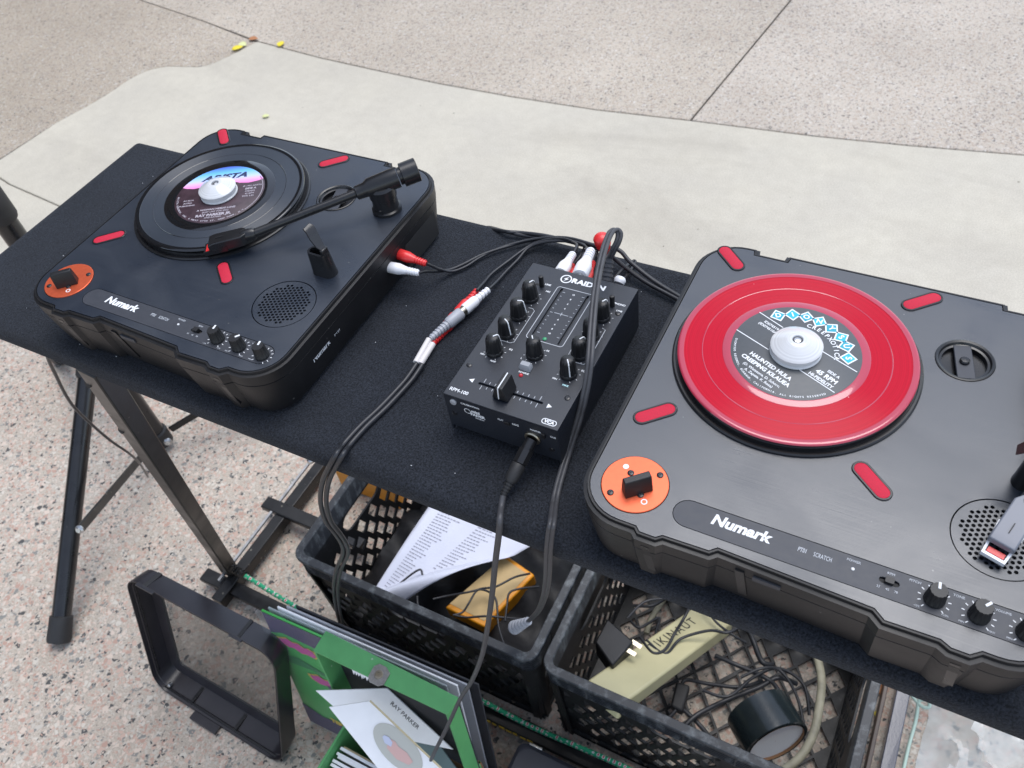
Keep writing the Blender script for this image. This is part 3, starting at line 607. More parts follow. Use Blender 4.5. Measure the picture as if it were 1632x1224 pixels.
    G().lathe([(3.4, 5), (3.4, 20), (2.6, 22.4), (.2, 23)], (*pc, 0), n=20).build('spindle', steel_m, pt)
    # tonearm base
    bx, by = 280, 231.5
    ba = G().lathe([(14.5, 0), (14.5, 3), (12.6, 4), (12.2, 16), (13.4, 17), (13.4, 27), (11.5, 29.5), (4, 30.5), (.3, 30.5)], (bx, by, 0), n=36, caps=(True, False)).build('tonearm_base', gloss_m, t_)
    screw(ba, bx+2, by-12.6, 8, 2.2)
    if arm == 'playing': head = Vector((158, 118, 15.5))
    else: head = Vector((261.7, 75, 13))
    piv = Vector((bx, by, 30)); dh = (head-piv).normalized(); hd = Matrix.Rotation(R(-12), 3, 'Z') @ dh
    for _ in range(3): dh = (head-hd*40-piv).normalized(); hd = Matrix.Rotation(R(-13), 3, 'Z') @ dh; hd.z = dh.z*.6; hd.normalize()
    ar = G().tube([piv-dh*18, piv+dh*11, piv+dh*15, piv+dh*24, piv+dh*25], [10.2, 9.4, 7.2, 6.6, 5.4], n=24, smooth=False).build('tonearm', gloss_m, t_)
    G().tube([piv+dh*23, head-hd*40], 4.1, n=18, smooth=False).build('arm_tube', gloss_m, ar)
    G().tube([piv-dh*19, piv-dh*22, piv-dh*22.5, piv-dh*38, piv-dh*38.6], [8.5, 8.5, 11.5, 11.5, 10.6], n=28, smooth=False).build('counterweight', gloss_m, ar)
    G().tube([head-hd*42, head-hd*40, head-hd*31, head-hd*28], [4.9, 5.8, 5.8, 4.9], n=18, smooth=False).build('headshell_collar', gloss_m, ar)
    side = hd.cross(Vector((0, 0, 1))).normalized(); up = side.cross(hd).normalized()
    def sec(k, w0, w1, z0, z1): c = head+hd*k; return [c-side*w0+up*z0, c+side*w0+up*z0, c+side*w1+up*z1, c-side*w1+up*z1]
    hm = gloss_m if arm == 'playing' else shell_m
    hsn = G().loft([sec(-34, 4.5, 4.5, -5, 5), sec(-29, 8.2, 7.6, -6, 4.6), sec(-2, 8.4, 7.8, -6, 3.6), sec(4, 8.2, 7.8, -3, 2.2)]).build('headshell', hm, ar, smooth=25, bevel=.8)
    cm = gloss_m if arm == 'playing' else whpl_m
    for sg_ in (-1, 1):
        c0, c1 = head+side*sg_*8.6, head+side*sg_*7.2
        G().loft([[c0+hd*-13+up*-7, c0+hd*-13+up*-1, c0-side*sg_*1.6+hd*-13+up*-1, c0-side*sg_*1.6+hd*-13+up*-7],
                  [c1+hd*11+up*-9, c1+hd*11+up*-5.5, c1-side*sg_*1.6+hd*11+up*-5.5, c1-side*sg_*1.6+hd*11+up*-9]]).build('finger_guard', cm, hsn, smooth=0)
    G().loft([sec(9.2, 7.2, 7.2, -9, -5.5), sec(11.2, 7.2, 7.2, -9, -5.5)]).build('cartridge_nose', cm, hsn, smooth=0)
    G().loft([sec(5.5, 5.2, 5.2, -8, -4.6), sec(9, 5.2, 5.2, -8.4, -5)]).build('stylus_holder', redpl_m, hsn, smooth=0)
    G().bar(head+hd*-12+up*4.7, head+hd*-4+up*4.2, .6, .3).build('sight_line', ink_m, hsn, smooth=0)
    # arm rest
    rx_, ry_ = 274.5, 133.5
    c8 = lambda sx_, sy_, z: ring(rrect(rx_-sx_, rx_+sx_, ry_-sy_, ry_+sy_, min(sx_, sy_)*.9, 5), z)
    rs = G().loft([c8(12.5, 7.4, -.2), c8(12, 7, 4), c8(11, 6, 22), c8(10.6, 5.6, 25), c8(8.6, 3.6, 25), c8(8, 3.2, 17)]).build('arm_rest', gloss_m, t_)
    G().loft([c8(.01, .01, 16), c8(.01, .01, 16)]) if False else None
    G().box(rx_+5.6, rx_+9.6, ry_-4, ry_+4, 22, 30.5).build('rest_lug', gloss_m, rs, bevel=1)
    if arm == 'playing':
        cl = G(); pts = [(rx_+7, ry_, 29), (rx_+3, ry_+1, 32), (rx_-2, ry_+3, 39), (rx_-6, ry_+5, 44.5), (rx_-10, ry_+5.5, 46), (rx_-12.5, ry_+5, 44)]
    else:
        cl = G(); pts = [(rx_+7, ry_, 29), (rx_+2, ry_, 36), (rx_-6, ry_, 38), (rx_-14, ry_, 36), (rx_-18, ry_, 30)]
    ws = [2.6, 4.4, 5.6, 5.6, 4.2, 2.2][:len(pts)]; rg = []
    for p, w_ in zip(pts, ws): rg.append([(p[0], p[1]-w_, p[2]), (p[0]+1.1, p[1]-w_, p[2]+.9), (p[0]+1.1, p[1]+w_, p[2]+.9), (p[0], p[1]+w_, p[2])])
    cl.loft(rg).build('rest_clip', gloss_m, rs, smooth=40)
    return t_
dkL = turntable('black portable turntable at the left end, its tonearm down on a black record', (-584.2, 10.0, 0), 'playing')
dkR = turntable('black portable turntable at the right of the table, carrying the red record', (0, 0, 0), 'rest')
RADP = (105.4, 186.7)

def arc_text(s_, rad, a_mid, size, m, parent, z, flip=False, step=None, bold=.1, sx=1.):
    objs = []; n = len(s_); st_ = step or size*.72
    for i, ch in enumerate(s_):
        if ch == ' ': continue
        off = (i-(n-1)/2)*st_/rad
        a = a_mid-off if not flip else a_mid+off
        rot = a-math.pi/2 if not flip else a+math.pi/2
        objs.append(text('t', ch, size, (rad*math.cos(a), rad*math.sin(a), z), rot, m, parent, bold=bold, sx=sx))
    return objs
def record(label, deck, kind):
    o = ORI[deck.name]; r_ = thing('vinyl_record', label, 'record', (o.x+RADP[0], o.y+RADP[1], 7.6))
    A, B = (vblack_m, vblackd_m) if kind == 'black' else (vred_m, vpink_m)
    h = 1.7
    G().lathe([(3.6, 0), (86.6, 0), (87.6, .7), (87.2, 1.3), (86.8, h), (85.2, h+.15), (82.6, h)], n=128, caps=(False, False)).build('rim', B, r_, smooth=40)
    G().lathe([(82.6, h), (82.4, h-.25), (69.2, h-.25)], n=128, caps=(False, False)).build('grooved_band', A, r_)
    G().lathe([(69.2, h-.25), (68.9, h-.05), (68.4, h-.25)], n=128, caps=(False, False)).build('track_gap', B, r_)
    G().lathe([(68.4, h-.25), (57.5 if kind == 'black' else 53.8, h-.25)], n=128, caps=(False, False)).build('grooved_band', A, r_)
    lr = 46.6 if kind == 'black' else 47.6
    G().lathe([(57.5 if kind == 'black' else 53.8, h-.25), (57 if kind == 'black' else 53.4, h), (lr-.6, h), (3.6, h)], n=128, caps=(False, False)).build('run_out', B, r_, smooth=40)
    lb = G().lathe([(lr, h+.02), (lr-.3, h+.2), (3.6, h+.2)], n=96, caps=(False, False)).build('paper_label', label_m if kind != 'black' else label2_m, r_)
    z = h+.28
    if kind != 'black':
        ra = R(-24); ux, uy = math.cos(ra), math.sin(ra)
        def P2(x, y): return (x*ux-y*uy, x*uy+y*ux, z)
        ww = []
        def ln(a, b_): 
            return G().bar(a, b_, .7, .1).build('t', white_m, lb, smooth=0)
        ww = [ln((-36.5, 31, z), (-15.2, 21, z)), ln((-47.2, 6.6, z), (-19, -5.2, z)), ln((18.4, 6.9, z), (45.9, -4.3, z)), ln((7.3, -16.7, z), (35.8, -29.3, z)), ln((7.3, -16.7, z), (10, -12, z))]
        cs = [(-22.2, 32.4), (-12.1, 37.1), (-1.8, 38.1), (8.5, 36.7), (18.6, 32.7), (27.4, 26), (33, 18.3), (37.2, 6.8)]
        dia = []
        for i, ((x, y), ch) in enumerate(zip(cs, 'DIONYSUS')):
            a = math.atan2(y, x)-math.pi/2
            q = circ(0, 0, 6.5, 4, 0); q2 = circ(0, 0, 5.0, 4, 0)
            rot = lambda p: (x+p[0]*math.cos(a)-p[1]*math.sin(a), y+p[0]*math.sin(a)+p[1]*math.cos(a))
            dia.append(G().plate([rot(p) for p in q], [], z-.02, z+.02).build('t', white_m, lb, smooth=0, fix=False))
            G().plate([rot(p) for p in q2], [], z+.03, z+.07, wall=False).build('blue_diamond', DIAM[i % 2], lb, smooth=0, fix=False)
            dia.append(text('t', ch, 6.2, (x, y, z+.12), a+R((-8, 12)[i % 2]), white_m, lb, bold=.22))
        merge(dia, 'diamond_lettering')
        ww += arc_text('CREEPXOTICA', 29.5, R(46), 5.2, white_m, lb, z, step=4.0, bold=.1)
        for s_, sz, x, y, bo in (('HAUNTED HULA', 5.0, -3.5, -24.2, .22), ('CREEPING KILAUEA', 5.0, -3.5, -30, .22), ('(D. Wetstone, D. Schorr,', 3.3, -2.5, -35.4, .05), ('A. Zapata, K. Rosa)', 3.3, -2, -39.3, .05),
                                 ('SIDE A', 3.5, 33.5, 1.2, .1), ('45 RPM', 5.6, 31.5, -4.2, .25), ('HI-FIDELITY', 4.0, 30.5, -9.6, .15), ('ID074519', 3.4, -30, 8.6, .08), ('(ID074510A)', 3.4, -30, 4.6, .08)):
            p = P2(x, y); ww.append(text('t', s_, sz, p, ra, white_m, lb, bold=bo*.8))
        ww += arc_text('DIONYSUS RECORDS, BURBANK, CALIFORNIA. ALL RIGHTS RESERVED', 44.6, R(-112), 2.3, white_m, lb, z, flip=True, step=1.75, bold=.03)
        merge(ww, 'label_lettering')
    else:
        ra = R(29); ux, uy = math.cos(ra), math.sin(ra)
        def P2(x, y, zz=z): return (x*ux-y*uy, x*uy+y*ux, zz)
        # printed cap: circular segment with a scalloped lower edge
        cap = []
        a0 = math.asin(17.5/46.2); n = 24
        for i in range(n+1):
            a = a0+(math.pi-2*a0)*i/n; cap.append(P2(46.2*math.cos(a), 46.2*math.sin(a))[:2])
        for x, y in ((-38, 15.2), (-30, 13.5), (-20, 15), (-8, 20), (0, 20.5), (8, 20), (18, 15), (28, 13.3), (38, 15.2)): cap.append(P2(x, y)[:2])
        G().plate(cap, [], z-.04, z, wall=False).build('printed_cap', cap_m, lb, smooth=0, fix=False)
        text('label_lettering', 'ARISTA', 11.5, P2(0, 28.3, z+.08), ra, mat('navy_print', (.02, .03, .09), .5), lb, bold=.55, shear=.3, sx=1.25)
        ww = []
        for s_, sz, x, y, bo in (('℗ 1981 ARISTA', 3, 33, 7.5, .05), ('SIDE A', 4, 32, 3, .15), ('STEREO', 3, 32, -1.5, .05), ('45 RPM', 3, 32, -5.5, .05), ('TIME 3:55', 3, 31, -9.5, .05), ('AS 0616', 3.2, -31.5, -6.2, .05), ('INTRO', 3, -31.5, -10.6, .05), ('PUBLISHING', 3, -31.5, -14.6, .05),
                                 ('A WOMAN NEEDS LOVE', 3.6, 1, -25, .12), ('(JUST LIKE YOU DO)', 3, 1, -29, .05), ('RAY PARKER JR.', 5.2, 0, -34, .25), ('AND RAYDIO', 2.8, 0, -38, .05)):
            ww.append(text('t', s_, sz, P2(x, y), ra, mat_lt, lb, bold=bo))
        ww += arc_text('ARISTA RECORDS, INC. 6 WEST 57TH ST. NEW YORK, N.Y.', 43.6, R(-84), 2.7, mat_lt, lb, z, flip=True, step=2.1, bold=.1)
        merge(ww, 'label_lettering')
        G().plate([(44.9*math.cos(R(a_)), 44.9*math.sin(R(a_))) for a_ in range(-16, 62, 3)]+[(44.3*math.cos(R(a_)), 44.3*math.sin(R(a_))) for a_ in range(59, -17, -3)], [], z-.03, z, wall=False).build('label_line', mat_lt, lb, smooth=0, fix=False)
    # silver 45 adapter resting on the record
    ad = thing('spindle_adapter', 'silver cone adapter on the centre of the '+('black' if kind == 'black' else 'red')+' record', 'adapter', (o.x+RADP[0], o.y+RADP[1], 7.6+h+.3))
    G().lathe([(18.2, 0), (19, .6), (19, 1.6), (18.2, 2.2), (18.2, 5.6), (19, 6.2), (19.1, 7.4), (18.5, 8), (7.9, 13.4), (7.2, 13.7), (4.2, 13.7), (3.8, 13.2), (3.6, 10)], n=64, caps=(True, False)).build('cone', radal_m, ad, smooth=25)
    return r_
specks(vblack_m, 240, .03, .12, (.2, .2, .2), .1); specks(vred_m, 240, .03, .10, (.75, .4, .42), .1)
mat_lt = mat('faded_silver_print', (.42, .38, .42), .5)
DIAM = (mat('teal_print', (.01, .32, .42), .5), mat('sky_blue_print', (.01, .42, .68), .5))
record('black seven inch record with blue and pink topped label, under the lowered tonearm', dkL, 'black')
record('translucent red seven inch record with charcoal label on the right turntable', dkR, 'red')

# ------------------------------------------------------------------ mixer
MX, MY, MZ = -139.4, 64., -10.
mx_ = thing('dj_mixer', 'compact black two channel mixer between the turntables', 'mixer', (MX, MY, MZ))
MW, MD = 101.7, 165.
slots = [rrect(22, 79.5, 19, 21.2, 1.05, 4), rrect(38.4, 40.2, 84.5, 143.5, .8, 3), rrect(63.6, 65.4, 81, 142.5, .8, 3)]
G().plate([(0, 0), (MW, 0), (MW, MD), (0, MD)], slots, -2, 0).build('top_panel', mixer_m, mx_, smooth=20, bevel=.35)
G().box(1.6, MW-1.6, 1.6, MD-2, -42, -2.05).build('chassis', mixer_m, mx_, smooth=0)
for x0 in (0, MW-1.6): G().box(x0, x0+1.6, 0, MD, -46.5, -2.05).build('side_panel', mixer_m, mx_, smooth=0)
G().box(1.7, MW-1.7, 0, 1.5, -40, -2.05).build('front_panel', mixer_m, mx_, smooth=0)
for x in (14, MW-14):
    for y in (14, MD-14): G().lathe([(6, -50), (6.4, -42.1)], (x, y, 0), n=16).build('rubber_foot', rub_m, mx_)
def mknob(x, y, ang):
    n = 48; rings = []
    for rr, zz, amp in ((7.3, .2, 0), (7.3, 3.2, 0), (6.9, 3.6, 0), (6.8, 3.7, .035), (5.7, 15.5, .06), (5.1, 17.6, .06), (4.6, 18.3, .0)):
        rings.append([(x+math.cos(2*math.pi*j/n)*rr*(1+amp*math.cos(12*2*math.pi*j/n)), y+math.sin(2*math.pi*j/n)*rr*(1+amp*math.cos(12*2*math.pi*j/n)), zz) for j in range(n)])
    k = G().loft(rings, caps=(False, True)).build('knob', knob_m, mx_, smooth=55)
    c, s_ = math.cos(ang), math.sin(ang)
    G().tube([(x+c*.8, y+s_*.8, 18.4), (x+c*4.4, y+s_*4.4, 18.35), (x+c*5.6, y+s_*5.6, 17), (x+c*6.95, y+s_*6.95, 4.4)], .5, n=6, smooth=False).build('pointer', white_m, k)
    ticks(mx_, x, y, 8.3, 9.6, -60, 240, 9, w_=.35)
for x, col in ((18.6, (65, 20, -30, 50)), (86, (60, 90, 60, -55))):
    for y, a in zip((122.5, 99.5, 77, 55), col): mknob(x, y, R(a))
mknob(51.4, 64, R(125))
for x, y in ((20.2, 140.8), (87.8, 139.2)):
    tg_ = G().box(x-5.5, x+.5, y-1, y+1, 0, .3).build('switch_slot', foil_m, mx_, smooth=0); G().lathe([(2.2, 0), (2.2, 10.5), (1.9, 11.5), (.2, 11.8)], (x+.8, y-.6, 0), n=16).build('toggle_switch', knob_m, mx_)
G().loft([ring(rrect(46.2, 56, 44.8, 51.2, .8, 2), .1), ring(rrect(46.2, 56, 44.8, 51.2, .8, 2), 3.5), ring(rrect(47.2, 55, 46, 50.2, .8, 2), 6)]).build('reverse_button', btn_m, mx_)
G().lathe([(1.8, 0), (1.8, .6), (1, 1.5), (.1, 1.7)], (50.6, 39.6, 0), n=14).build('red_led', ledr_m, mx_)
G().lathe([(1.8, 0), (1.8, .5), (.9, 1.1), (.1, 1.2)], (51.2, 82.8, 0), n=14).build('green_led', ledg_m, mx_)
for x, y in ((5.5, 34.3), (96.6, 131.6), (95.4, 32), (7.5, 131.6)): screw(mx_, x, y, 0, 2.4)
def frame(lp, w_=.55):
    return G().plate(lp, [inset(lp, w_)], .02, .14, wall=False).build('t', lwhite_m, mx_, smooth=0, fix=False)
fr = [frame(rrect(34.6, 69, 79, 145, 3))]
def openline(pts): return G().tube([(p[0], p[1], .08) for p in pts], .28, n=5, smooth=False).build('t', lwhite_m, mx_, smooth=0)
fr += [openline([(22, 111.5), (26, 111.5), (28.6, 109.5), (28.6, 70.5), (26, 68.5), (19, 68.5), (9.8, 68.5), (9.8, 72)]), openline([(91, 111.2), (94.3, 110), (94.6, 70.5), (92.5, 68.4), (82, 68.4), (77.4, 69.5), (77, 76), (77, 84)])]
for i in range(11): y = 88+i*5.1; fr += [openline([(41.6, y), (42.9, y)]), openline([(61, y), (62.3, y)])] if i % 5 else [openline([(41.6, y), (44, y)]), openline([(60, y), (62.3, y)])]
fr += [openline([(45.5, 113.8), (58.5, 113.8)]), openline([(52, 111.8), (52, 115.8)])]
for i in range(11):
    x = 26+i*5; h = 5.2 if i in (0, 10) else 3.4
    fr += [openline([(x, 21.8), (x, 21.8+h-1)]), openline([(x, 18.4), (x, 18.4-h+1)])]
merge(fr, 'printed_lines')['kind'] = 'stuff'
tx = []
for s_, x, y in (('10', 52, 139), ('8', 52, 133), ('6', 52, 127), ('4', 52, 121), ('4', 52, 107), ('6', 52, 101), ('8', 52, 95.5), ('10', 52, 90)): tx.append(text('t', s_, 2.4, (x, y, .08), 0, white_m, mx_, bold=.05))
for s_, x, y, sz in (('LINE', 25.5, 143.2, 2.8), ('PHONO', 94, 142, 2.8), ('MIC', 29.3, 135.3, 2.5), ('LINE', 96.6, 134.5, 2.5), ('MIN', 10, 49, 2.3), ('MAX', 22, 45, 2.3), ('MIN', 77.5, 46.5, 2.3), ('EQ', 30, 62, 2.3), ('EQ', 95.4, 62, 2.3), ('FX', 59.5, 71.5, 2.3),
                     ('L', 42.5, 56.6, 2.3), ('R', 53, 53.4, 2.3), ('REVERSE', 51.5, 43.0, 2.4), ('RPM-100', 11.2, 6.6, 4.6)):
    tx.append(text('t', s_, sz, (x, y, .08), 0, white_m, mx_, bold=.07))
tx.append(text('t', 'RAIDEN', 7.8, (59, 155.3, .08), 0, white_m, mx_, bold=.35, sx=1.15))
for a, b_, c in (((13, 20.6), (17, 22.8), (17, 18.4)), ((88, 19.3), (84, 21.5), (84, 17.1))):
    tx.append(G().plate([a, c, b_] if a[0] < 50 else [a, b_, c], [], .02, .1, wall=False).build('t', white_m, mx_, smooth=0, fix=False))
tx.append(G().plate(circ(37.6, 155.5, 5.2, 28), [circ(37.6, 155.5, 4.1, 28)], .02, .1, wall=False).build('t', white_m, mx_, smooth=0, fix=False))
tx.append(G().plate([(39.5, 158.6), (35.4, 155.4), (37.4, 155.2), (35.9, 152.4), (39.9, 155.9), (38, 156)], [], .02, .1, wall=False).build('t', white_m, mx_, smooth=0, fix=False))
tx.append(G().plate(rrect(86, 98.5, 2.4, 7.8, 2.6, 6), [rrect(86.6, 97.9, 3, 7.2, 2.05, 6)], .02, .1, wall=False).build('t', white_m, mx_, smooth=0, fix=False)); tx.append(text('t', 'VCA', 4.1, (92.3, 5.1, .08), 0, white_m, mx_, bold=.18))
merge(tx, 'panel_lettering')
text('panel_lettering', 'MAX', 2.4, (88.5, 43, .08), 0, cyan_m, mx_, bold=.1)
# crossfader cap
def xk(x0, x1, y0, y1, z): return [(x0, y0, z), (x1, y0, z), (x1, y1, z), (x0, y1, z)]
fk = G().loft([xk(40, 54, 9.8, 26.5, 1.2), xk(40.5, 53.6, 9.8, 26.3, 3), xk(44.2, 51, 9.6, 27, 14.6), xk(44.6, 50.6, 10, 26.6, 15.6)]).build('crossfader_cap', knob_m, mx_, smooth=20, bevel=.5)
G().tube([(46.4, 9.5, 2.6), (47.2, 9.4, 14.6), (47.4, 9.8, 15.9), (47.4, 26.6, 15.9)], .5, n=6, smooth=False).build('pointer', white_m, fk)
# front face
FB = ((1, 0, 0), (0, 0, 1), (0, -1, 0))
G().lathe([(3, 0), (3, 1), (2.4, 1.6), (.1, 1.8)], (8.6, 0, -7), (0, -1, 0), 18).build('calibration_button', btn_m, mx_)
for x, z in ((6.8, -22.5), (94.5, -28)): G().lathe([(2.4, 0), (2.2, .9), (.1, 1)], (x, 0, z), (0, -1, 0), 14).build('screw', gloss_m, mx_)
tx = [text('t', s_, sz, (x, -.1, z), 0, white_m, mx_, basis=FB, bold=bo) for s_, sz, x, z, bo in (('CALIBRATION', 2.7, 24, -5.5, .05), ('mini', 4.6, 28, -12, .2), ('FADER', 4.4, 29.5, -16, .2), ('MADE IN', 2, 31, -19.6, .03), ('CUT', 2.6, 51, -10.5, .05), ('LOG', 2.8, 64.5, -10.5, .08), ('MASTER', 2.6, 82, -10, .05), ('CUE', 2.6, 97, -10.6, .05))]
tx.append(G().plate(circ(20.5, -13.5, 3.1, 18), [circ(20.5, -13.5, 2.5, 18)], 0, .1, fmap=lambda u, v, w_: Vector((u, -.1-w_, v)), wall=False).build('t', white_m, mx_, smooth=0, fix=False))
merge(tx, 'front_lettering')
G().box(54.5, 59.5, -1.2, .2, -13.5, -10).build('slide_switch', knob_m, mx_, smooth=0, bevel=.3); G().box(87.6, 90.6, -2, .2, -14, -9).build('slide_switch', knob_m, mx_, smooth=0, bevel=.3)
G().lathe([(7, 0), (7, 1.4), (6.2, 2.2), (4.6, 2.2), (4.4, 1)], (78.8, 0, -20), (0, -1, 0), 28).build('headphone_jack', brass_m, mx_)

# ------------------------------------------------------------------ plugs and cables
def ribbed(a, b_, r0, r1, n=6, rings_=5):
    """moulded strain relief from a to b with ribs"""
    a, b_ = Vector(a), Vector(b_); P_ = []; r_ = []
    for i in range(rings_):
        for q, k in ((0, 1.), (.5, 1.), (.55, .8), (.95, .8)): P_.append(a.lerp(b_, (i+q)/rings_)); r_.append((r0+(r1-r0)*(i+q)/rings_)*k)
    return P_, r_
def rca(name, tip, tail, m, label, group=None, r_=5.6):
    tip, tail = Vector(tip), Vector(tail); d = tail-tip
    t_ = thing(name, label, 'plug', tip, 0, group)
    G().tube([tip-d.normalized()*5, tip], 3.8, n=16, smooth=False).build('metal_collar', steel_m, t_, world=True)
    G().tube([tip, tip+d*.03, tip+d*.35, tip+d*.55, tip+d*.6], [r_*.85, r_, r_, r_*.72, r_*.68], n=20, smooth=False).build('grip', m, t_, world=True, smooth=45)
    P_, q = ribbed(tip+d*.58, tail, r_*.68, r_*.6); G().tube(P_, q, n=16, smooth=False).build('strain_relief', m, t_, world=True, smooth=20)
    return t_
def cable(name, pts, r_, m, label, cat='cable', group=None, n=10, flat=1., sub=7):
    o = Vector(pts[0]); ob = G().tube(pts, r_, n=n, sub=sub, flat=flat).build(name, m, origin=o, smooth=60); return tag(ob, label, cat, group)
def zm(o, s_, pts): return [(o[0]+p[0]*s_, o[1]+p[1]*s_)+tuple(p[2:]) for p in pts]
def path(pts): return [at(*p) for p in pts]
rca('rca_plug', (-280, 213, -27), (-250, 214.5, -32), redpl_m, 'red plug in the right side of the left turntable')
rca('rca_plug', (-281, 195, -29), (-250, 200.5, -32), whpl_m, 'white plug in the right side of the left turntable')
Z4 = ((560, 340), .3186)
cable('audio_cable', [Vector((-250, 200.5, -32))]+path(zm(*Z4, [(370, 291, -38), (420, 291, -47), (490, 283, -54), (560, 255, -55), (660, 205, -55), (800, 160, -55), (930, 130, -54), (1060, 130, -50), (1180, 160, -46), (1225, 205, -45), (1240, 260, -48)])), 1.5, cable_m, 'thin black cable from the white plug of the left turntable to the mixer')
cable('audio_cable', [Vector((-250, 214.5, -32))]+path(zm(*Z4, [(400, 262, -37), (440, 279, -46), (500, 291, -55), (570, 268, -56), (650, 218, -56), (760, 168, -55), (900, 131, -52), (1020, 121, -47), (1120, 143, -42), (1175, 170, -36), (1165, 185, -33)])), 1.5, cable_m, 'thin black cable from the red plug of the left turntable to the mixer')
cable('audio_cable', path(zm(*Z4, [(628, 386, -50), (665, 345, -55), (705, 300, -56), (790, 235, -56), (865, 180, -55), (930, 145, -52), (1010, 128, -46), (1080, 132, -40), (1128, 160, -36), (1118, 192, -33)])), 1.5, cable_m, 'thin black cable from the red half of the coupled plugs')
cable('audio_cable', path(zm(*Z4, [(690, 378, -50), (725, 345, -55), (775, 290, -56), (830, 235, -56), (880, 178, -54), (945, 148, -50), (1050, 138, -44), (1140, 150, -40), (1170, 170, -38), (1150, 235, -36)])), 1.5, cable_m, 'thin black cable from the white half of the coupled plugs')
# cables running behind the mixer to the right turntable
cable('power_cable', [Vector((-262, 345, -110)), Vector((-250, 326, -75)), at(805, 369, -54), at(830, 371, -54), at(870, 376, -50), at(920, 388, -50), at(962, 400, -48), at(995, 425, -50), at(1030, 450, -52), at(1078, 476, -54), at(1120, 500, -54)], 2.1, cable_m, 'thicker black cable crossing behind the mixer and under the right turntable')
cable('power_cable', [Vector((-268, 348, -120)), Vector((-258, 327, -80)), at(800, 368, -56), at(850, 378, -55), at(905, 380, -44), at(950, 392, -38), at(985, 398, -38), at(1005, 418, -44), at(1040, 446, -50), at(1080, 471, -53), at(1120, 494, -53)], 2.1, cable_m, 'black cable looping over the table edge behind the mixer')
# plugs at the back of the mixer
rca('rca_plug', aty(893, 436, 233), at(913, 405, -30), whpl_m, 'short white plug at the left of the mixer rear', r_=6.4)
rca('rca_plug', aty(924, 440, 233), at(942, 399, -26), whpl_m, 'tall white ribbed plug behind the mixer, middle of its rear', r_=7.4)
rca('rca_plug', aty(913, 446, 232.5), at(912, 423, -48), redpl_m, 'red plug mostly hidden between the white plugs', r_=5.)
rca('rca_plug', aty(933, 449, 232.5), at(945, 418, -46), redpl_m, 'red ribbed plug low at the mixer rear beside the tall white one', r_=5.)
rl = thing('rca_plug', 'loose red plug standing up behind the mixer beside the looping cord', 'plug', at(957, 384, -24)); a_, b_ = at(956, 376, -18), at(967, 402, -42); d_ = b_-a_
G().tube([a_-d_*.02, a_+d_*.03, a_+d_*.12, a_+d_*.5, a_+d_*.7, b_], [1.5, 5.5, 7.4, 7.6, 5.4, 4], n=20, smooth=False).build('grip', redpl_m, rl, world=True, smooth=60)
cable('audio_cable', [at(913, 405, -30), at(919, 393, -30), at(917, 388, -34), at(905, 384, -44)], 1.5, cable_m, 'short black wire leaving the short white plug')
cable('audio_cable', [at(912, 423, -48), at(922, 412, -48), at(931, 396, -46), at(929, 388, -46)], 1.5, cable_m, 'short black wire rising between the two white plugs')
cable('audio_cable', [at(945, 418, -46), at(951, 403, -44), at(957, 390, -40), at(966, 398, -42), at(968, 402, -42)], 1.5, cable_m, 'black wire looping from the low red plug to the loose red plug')
cable('audio_cable', [at(979, 445, -40), at(990, 432, -50), at(1006, 418, -55), at(1012, 416, -55), at(1010, 423, -55), at(990, 450, -52), at(981, 452, -44)], 1.5, cable_m, 'thin black wire doubled back behind the right corner of the mixer')
G_wh = thing('jack_nut', 'round white washer behind the right rear edge of the mixer', 'washer', at(986, 451, -24))
G().lathe([(4.6, 0), (5.4, 2), (5.4, 4), (4.2, 6)], at(986, 452, -24), (0, .9, .4), 20).build('washer_body', whpl_m, G_wh, world=True)
# thick twin power cord looping over the mixer's right edge
P_, q = ribbed(at(965, 447, -22), at(971, 412, -8), 6.5, 4.2); pg = thing('power_plug', 'grey moulded plug in the mixer rear beneath the looping cord', 'plug', at(965, 447, -22))
G().tube(P_, q, n=16, smooth=False).build('strain_relief', greycab_m, pg, world=True, smooth=20)
def twin(name, pts, r_, m, label, off):
    o = thing(name, label, 'cord', pts[0])
    for k in (-1, 1): G().tube([Vector(p)+Vector((off[0]*k, off[1]*k, off[2]*k)) for p in pts], r_, n=12, sub=8).build('conductor', m, o, world=True, smooth=60)
    return o
loop = [(971, 412, -8), (978, 398, 4), (985, 384, 12), (987, 372, 17), (981, 366, 20), (972, 373, 22), (962, 400, 24), (953, 440, 22), (947, 483, 20), (943, 530, 16), (940, 575, 10), (934, 620, -6), (922, 670, -30), (905, 722, -52), (892, 765, -56), (884, 800, -57)]
tail_ = [aty(880, 828, 5)]
tail_ = [aty(880, 832, 1.5), aty(877, 850, -4), aty(874, 880, -7), aty(872, 925, -3), aty(866, 955, 30), aty(856, 976, 80), at(842, 990, -640)]
twin('looping_cord', path(loop)+tail_, 1.9, greycab_m, 'thick grey power cord looping over the mixer edge and down into the crate', (1.5, .3, .2))
P_, q = ribbed(at(842, 990, -640), at(818, 1001, -680), 6, 11, rings_=6); pp = thing('cord_end', 'ribbed grey plug end of the cord lying in the left crate', 'plug', at(842, 990, -640))
G().tube(P_, q, n=18, smooth=False).build('strain_relief', grpl_m, pp, world=True, smooth=20)
